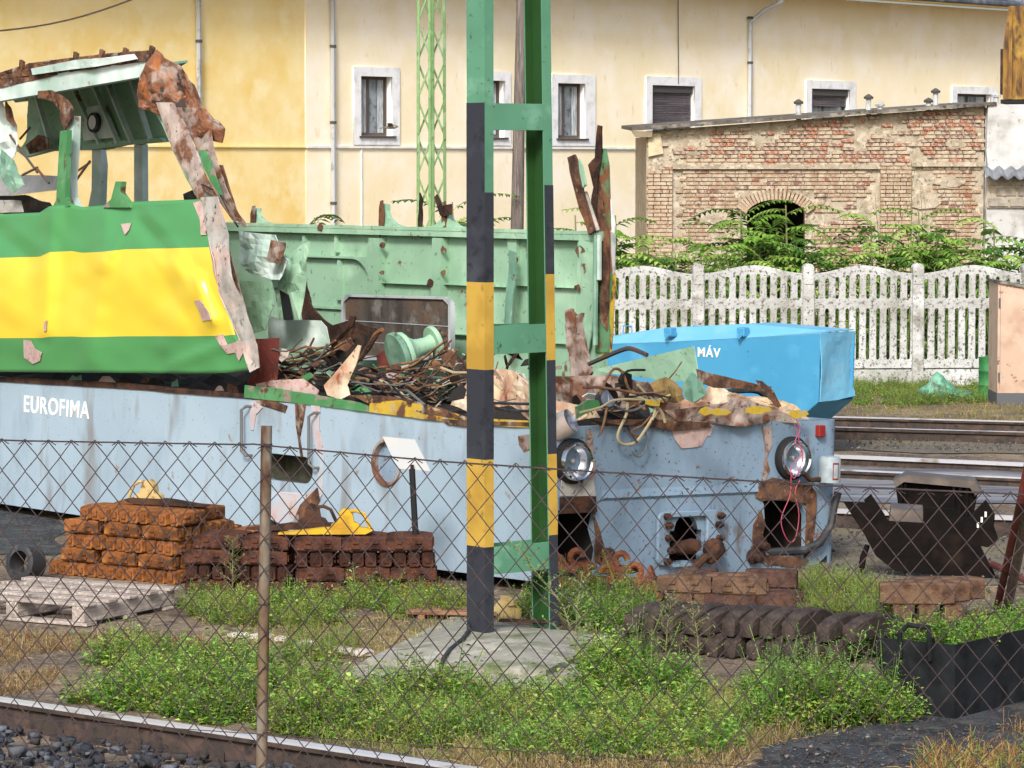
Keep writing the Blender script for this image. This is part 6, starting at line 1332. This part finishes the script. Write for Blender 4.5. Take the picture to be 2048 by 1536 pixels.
PROTO = {
    'lush': [weed(.30, 1.2, 11, 9, GREENS) for _ in range(5)], 'low': [weed(.15, 1.6, 8, 9, GREENS + ['#94a94e']) for _ in range(4)],
    'mixed': [weed(.22, 1.3, 12, 10, ['#8a9a4a', '#a3a85a', '#7a9a44', '#b0b068'], .6, .5, .034) for _ in range(4)],
    'dry': [weed(.26, 1.1, 9, 9, ['#8a8a48', '#9a9552', '#7a8a44', '#a8955a'], .5, .4, .03) for _ in range(4)],
    'tall': [weed(.5, .6, 15, 5, ['#6b8a4a', '#7d9a58', '#5b7a42'], .4, .35, .045) for _ in range(4)]}
def scatter(name, label, items, cat='weeds'):
    Vs, Cs = [], []
    for (x, y, z, kind, sc) in items:
        V, C = random.choice(PROTO[kind]); a = random.uniform(0, 6.28); ca, sa = math.cos(a), math.sin(a); k = sc * random.uniform(.75, 1.25)
        Vs.append(np.stack([(V[:, 0] * ca - V[:, 1] * sa) * k + x, (V[:, 0] * sa + V[:, 1] * ca) * k + y, V[:, 2] * k + z], 1)); Cs.append(C * random.uniform(.75, 1.2) * np.array([random.uniform(.85, 1.15), 1, random.uniform(.8, 1.1)]))
    V = np.concatenate(Vs); C = np.concatenate(Cs); Fq = np.arange(len(V)).reshape(-1, 4)
    o = npmesh(name, V, Fq, np.clip(C, 0, 1), 'leaf'); return tag(o, label, cat, kind='stuff')
def inpoly(x, y, P):
    c = False; j = len(P) - 1
    for i in range(len(P)):
        if ((P[i][1] > y) != (P[j][1] > y)) and x < (P[j][0] - P[i][0]) * (y - P[i][1]) / (P[j][1] - P[i][1]) + P[i][0]: c = not c
        j = i
    return c
def sow(P, n, kinds, sc=1.0, gap=.0, seed=0):
    xs = [p[0] for p in P]; ys = [p[1] for p in P]; out = []; tries = 0
    while len(out) < n and tries < n * 30:
        tries += 1; x, y = random.uniform(min(xs), max(xs)), random.uniform(min(ys), max(ys))
        if not inpoly(x, y, P): continue
        w = gnd(x, y); k = noise.noise(Vector((w.x * 1.4 + seed, w.y * 1.4, 3)))
        if k < gap - .25: continue
        out.append((w.x, w.y, gz(w.x, w.y) - .01, random.choices([q for q, _ in kinds], [r for _, r in kinds])[0], sc * (.8 + .5 * max(0, k + .3))))
    return out
scatter('weeds', 'dense low green weeds along the near rail left of the fence post', sow([(110, 1375), (190, 1330), (300, 1318), (480, 1330), (520, 1350), (510, 1462), (360, 1440), (200, 1415), (120, 1402)], 380, [('lush', 2), ('low', 2), ('mixed', 2), ('dry', .8)], .85, .15, 1))
scatter('weeds', 'bright green weeds spreading below the concrete mast footing', sow([(520, 1365), (640, 1350), (700, 1380), (860, 1398), (1080, 1408), (1240, 1385), (1400, 1440), (1480, 1500), (1380, 1540), (1000, 1530), (760, 1498), (520, 1462)], 720, [('lush', 2), ('low', 3), ('mixed', 2.5), ('dry', .8)], .8, .12, 2))
scatter('weeds', 'tall leafy weeds in front of the dark brake block row', sow([(1200, 1350), (1300, 1375), (1480, 1405), (1640, 1405), (1740, 1405), (1780, 1440), (1700, 1452), (1500, 1475), (1330, 1440), (1180, 1400)], 430, [('lush', 3), ('tall', .7), ('low', 1), ('mixed', 2), ('dry', .5)], .85, .18, 3))
scatter('weeds', 'scrubby weeds growing along the foot of the dark red stacks', sow([(360, 1215), (480, 1205), (600, 1212), (800, 1195), (930, 1200), (930, 1235), (780, 1240), (600, 1258), (400, 1250)], 330, [('lush', 1), ('dry', 2), ('mixed', 3), ('low', 1)], .7, .05, 4))
scatter('weeds', 'weeds between the mast legs and the orange castings', sow([(985, 1215), (1060, 1205), (1130, 1215), (1300, 1220), (1330, 1270), (1250, 1290), (1180, 1262), (1060, 1240)], 240, [('lush', 2), ('dry', 2), ('tall', .6)], .7, .05, 5))
scatter('weeds', 'yellowish dry weeds between the square blocks and the dark rail guard', sow([(1585, 1190), (1640, 1168), (1740, 1180), (1780, 1215), (1760, 1262), (1680, 1255), (1590, 1222)], 200, [('dry', 4), ('low', 1)], .7, .0, 6))
it = []
for _ in range(60):
    q = BNF.M @ Vector((random.uniform(.35, 1.6), random.uniform(.08, yw - .06), zh - .1)); it.append((q.x, q.y, q.z, 'lush', .6))
for _ in range(16):
    q = BNF.M @ Vector((random.uniform(.05, 1.6), yw - .07, zh - .1)); it.append((q.x, q.y, q.z, 'lush', .65))
scatter('weeds', 'leafy weeds sprouting from the black steel trough', it)
scatter('weeds', 'thin weeds beside the corner of the black trough', sow([(1690, 1400), (1780, 1395), (1830, 1440), (1790, 1452), (1700, 1450)], 50, [('lush', 2), ('dry', 1)], .75, .0, 8))
scatter('weeds', 'patchy green along the foot of the white concrete fence', sow([(1690, 775), (1850, 772), (1990, 778), (1960, 808), (1700, 815)], 420, [('low', 2), ('dry', 2)], .8, .1, 9))
scatter('weeds', 'short weeds around the wooden pallet and stones', sow([(390, 1262), (560, 1250), (720, 1268), (700, 1330), (560, 1320), (430, 1300)], 60, [('dry', 2), ('low', 1)], .6, .2, 10))
# dry grass
def drygrass(name, P, n, hmin, hmax, cols, label, tilt=.8):
    s = Soup(); xs = [p[0] for p in P]; ys = [p[1] for p in P]; k = 0
    while k < n:
        x, y = random.uniform(min(xs), max(xs)), random.uniform(min(ys), max(ys))
        if not inpoly(x, y, P): continue
        w = gnd(x, y)
        if noise.noise(Vector((w.x * 1.6, w.y * 1.6, 8))) < -.2: continue
        k += 1; b0 = Vector((w.x, w.y, gz(w.x, w.y) - .005)); t = random.gauss(0, tilt); a = random.uniform(0, 6.28); h = random.uniform(hmin, hmax)
        d = Vector((math.sin(t) * math.cos(a), math.sin(t) * math.sin(a), max(.12, math.cos(t)))); m = b0 + d * h * .6
        c = jit(random.choice(cols), .25); s.blade(b0, m, .005, c); s.blade(m, m + (d + Vector((0, 0, -.5))) * h * .4, .004, c)
    V, C = s.arr(); o = npmesh(name, V, np.arange(len(V)).reshape(-1, 4), C, 'leaf'); return tag(o, label, 'grass', kind='stuff')
ST = ['#a08a62', '#8f7a55', '#b39f78', '#7a6a4a', '#8a8352']
drygrass('dry_grass', [(950, 1470), (1200, 1440), (1480, 1440), (1620, 1430), (1600, 1480), (1520, 1500), (1400, 1600), (1000, 1600), (900, 1530)], 9000, .05, .16, ST, 'straw-coloured dry grass beside the dark soil')
drygrass('dry_grass', [(-60, 1265), (150, 1270), (400, 1268), (420, 1330), (130, 1335), (90, 1400), (-60, 1390)], 5500, .03, .11, ST + ['#84603e', '#7a5a40'], 'reddish dry grass between the pallet and the near rail')
drygrass('dry_grass', [(380, 1235), (900, 1210), (1300, 1210), (1320, 1300), (1200, 1330), (700, 1320), (480, 1330), (420, 1290)], 6000, .03, .12, ST + ['#7d8a4a', '#8f944e'], 'thin mixed grass around the mast footing')
drygrass('dry_grass', [(520, 1350), (1240, 1370), (1760, 1390), (1790, 1450), (1480, 1500), (980, 1540), (520, 1465)], 8000, .04, .16, ['#7a8a40', '#8f9a4a', '#a3a058', '#6b8038', '#9a8a58'], 'green and yellow grass blades growing through the weeds')
drygrass('dry_grass', [(1690, 785), (2100, 790), (2100, 850), (1690, 850)], 5000, .04, .12, ST + ['#7d8a4a', '#6b8038'], 'patchy grass between the concrete fence and the back track')
drygrass('dry_grass', [(1850, 1510), (2100, 1440), (2100, 1600), (1800, 1600)], 1600, .04, .2, ['#9a7a4a', '#8a6238', '#b0925a', '#7a8a40'], 'rust-coloured dry grass at the edge of the dark soil')
drygrass('dry_grass', [(1560, 1150), (1790, 1165), (1980, 1180), (1980, 1260), (1700, 1275), (1560, 1230)], 3000, .03, .1, ST + ['#8f944e'], 'dry yellow grass around the long rounded blocks')
# tall individual weeds
def tall_weed(px, py, h, lean, label, dens=34, greens=('#7d9a62', '#6b8a52', '#93a86a')):
    w = gnd(px, py); f = Fr(Vector((w.x, w.y, 0))); e = empty('tall_weed', f, label, 'weed'); b = B(); s = Soup()
    tip = Vector((lean, random.uniform(-.1, .1), h)); mid = tip * .5 + Vector((lean * -.2, 0, .02)); b.tube([(0, 0, -.02), mid, tip], [.005, .004, .002], 5)
    for i in range(dens):
        u = .15 + .85 * i / dens; p = (mid * (u * 2) if u < .5 else mid.lerp(tip, u * 2 - 1)); a = i * 2.4
        d = Vector((math.cos(a), math.sin(a), .7)).normalized(); L = h * .26 * (1.15 - u) + .05; c = p + d * L; b.tube([p, c], [.0025, .0012], 4)
        for k in range(9): s.leaf(p.lerp(c, .2 + .8 * k / 8), Vector((random.gauss(0, 1), random.gauss(0, 1), random.uniform(-.2, 1))), Vector((0, 0, 1)), .03 * random.uniform(.5, 1.3), .012, jit(random.choice(greens), .25))
    b.build('stem', 'weed_stem', e); V, C = s.arr(); o = npmesh('leaves', V, np.arange(len(V)).reshape(-1, 4), C, 'leaf', e)
mat('weed_stem', '#7a7a52', .8)
tall_weed(1168, 1345, .78, -.42, 'tall seeding goosefoot leaning over the mast footing')
tall_weed(1150, 1300, .5, .05, 'slim weed beside the channel with the green inner face', 22)
tall_weed(465, 1200, .42, .0, 'tall brownish weed stalk in front of the dark red stack', 26, ('#7a7a52', '#8a7a58', '#6b7248'))
tall_weed(1330, 1330, .45, .04, 'seeding weed against the dark curved blocks', 24, ('#7d8a5a', '#8a7d58', '#6b8a4a'))
tall_weed(1400, 1345, .42, -.05, 'brownish weed spike in front of the dark block row', 22, ('#8a7a58', '#7d8a5a'))
tall_weed(1705, 1395, .38, .06, 'flowering weed between the dark row and the black trough', 14, ('#6b9a4a', '#7aa846'))
# ailanthus shrubs behind the concrete fence
AG = ['#6f9a3c', '#7fa846', '#5c8634', '#90b452', '#4a7430', '#9dbb5c']
def ailanthus(px, d, h, nf, label, spread=1.0, sc=1.0):
    w = at(px, 700, d); e = empty('ailanthus_shrub', Vector((w.x, d, 0)), label, 'shrub', 'shrubs behind the concrete fence'); b = B(); s = Soup()
    for st in range(3):
        az = random.uniform(0, 6.28); top = Vector((math.cos(az) * .35 * spread * (st > 0), math.sin(az) * .3 * (st > 0), h * (.82 if st else 1.0) * .75)); b.tube([(0, 0, -.05), top * .5 + Vector((.04, 0, 0)), top], [.03, .022, .01], 6)
        for i in range(nf):
            u = .3 + .7 * i / nf; p = top * u; a = i * 2.4 + st; up = random.uniform(.15, .9) * (.4 + u); d0 = Vector((math.cos(a), math.sin(a), up)).normalized(); L = random.uniform(.6, 1.05) * sc
            prev = p; pts = [p]; dd = d0.copy()
            for k in range(9): dd = (dd + Vector((0, 0, -.11))).normalized(); pts.append(pts[-1] + dd * L / 9)
            for k in range(9): s.blade(pts[k], pts[k + 1], .012, jit('#8a8a50'))
            base = random.choice(AG)
            for k in range(1, 10):
                t = (pts[k] - pts[k - 1]).normalized(); sd = t.cross(Vector((0, 0, 1))).normalized()
                for sg_ in (-1, 1):
                    q = (sd * sg_ * 1.0 + t * .35 + Vector((0, 0, -.25))).normalized(); s.leaf(pts[k], q, Vector((0, 0, 1)) + t * .2, .17 * sc * (1.1 - .05 * k), .062 * sc, jit(base, .22), .15, .2)
            s.leaf(pts[-1], dd, Vector((0, 0, 1)), .12 * sc, .045 * sc, jit(base, .2))
    b.build('trunk', 'weed_stem', e); V, C = s.arr(); npmesh('crown', V, np.arange(len(V)).reshape(-1, 4), C, 'leaf', e)
for i, (px, d, h, nf, lab) in enumerate(((1230, 50, 2.35, 9, 'ailanthus shrub with long fronds beside the torn front pillar of the locomotive'), (1295, 51, 2.0, 8, 'low feathery shrub at the plastered corner of the brick shed'), (1400, 51.5, 1.9, 8, 'small feathery shrub left of the arched opening, below a fence post'),
        (1480, 50, 2.45, 11, 'bushy ailanthus rising in front of the arched opening'), (1570, 50.5, 2.5, 11, 'full ailanthus shrub covering the arched doorway'), (1660, 51, 2.0, 9, 'feathery shrub to the side of the arched doorway'), (1740, 50, 2.25, 10, 'ailanthus shrub with drooping fronds before the shed pilaster'),
        (1835, 50.5, 2.4, 11, 'tall leafy ailanthus below the shed recess with bare stems'), (1910, 51, 2.1, 9, 'green ailanthus beside the corrugated canopy end of the shed'), (1985, 50, 2.2, 10, 'dense ailanthus in front of the white annexe'), (2060, 51, 2.0, 9, 'ailanthus shrub behind the salmon cabinet'), (1350, 52, 1.7, 7, 'pale loose shrub under the recessed brick field'), (1150, 50, 2.35, 7, 'ailanthus fronds peeking over the mint green wall by the mast'), (905, 50, 2.55, 7, 'yellowish ailanthus tip showing behind the lattice mast'), (630, 48, 2.35, 6, 'sparse ailanthus tip above the wall behind the torn cab'))):
    ailanthus(px, d, h * 1.3, int(nf * 2.1), lab)
it = []
for _ in range(260):
    w = at(random.uniform(1220, 2100), 700, random.uniform(48.5, 53)); it.append((w.x, w.y, -.0, 'tall', random.uniform(2.0, 3.2)))
scatter('undergrowth', 'tangled green undergrowth seen through the concrete fence slots', it, 'undergrowth')
for i, (px, h) in enumerate(((1790, 2.9), (1815, 3.1), (1845, 2.7), (1370, 2.2), (1755, 2.6))):
    w = at(px, 600, 53); b = B(); b.tube([(0, 0, -.05), (.05, 0, h * .5), (-.05 + .1 * (i % 2), 0, h)], [.014, .01, .004], 5)
    for k in range(6): u = .35 + .1 * k; b.tube([(.05, 0, h * u), (.05 + random.uniform(-.35, .35), random.uniform(-.1, .1), h * u + .45)], [.006, .003], 4)
    b.solo('bare_sapling', 'weed_stem', ['thin bare sapling against the shed pilaster', 'tallest bare sapling rising beside the shed recess', 'bare twiggy sapling inside the shed recess', 'low bare sapling at the shed corner', 'bare sapling beside the arch of the shed'][i], 'sapling', fr=Fr(Vector((w.x, 53, 0))))
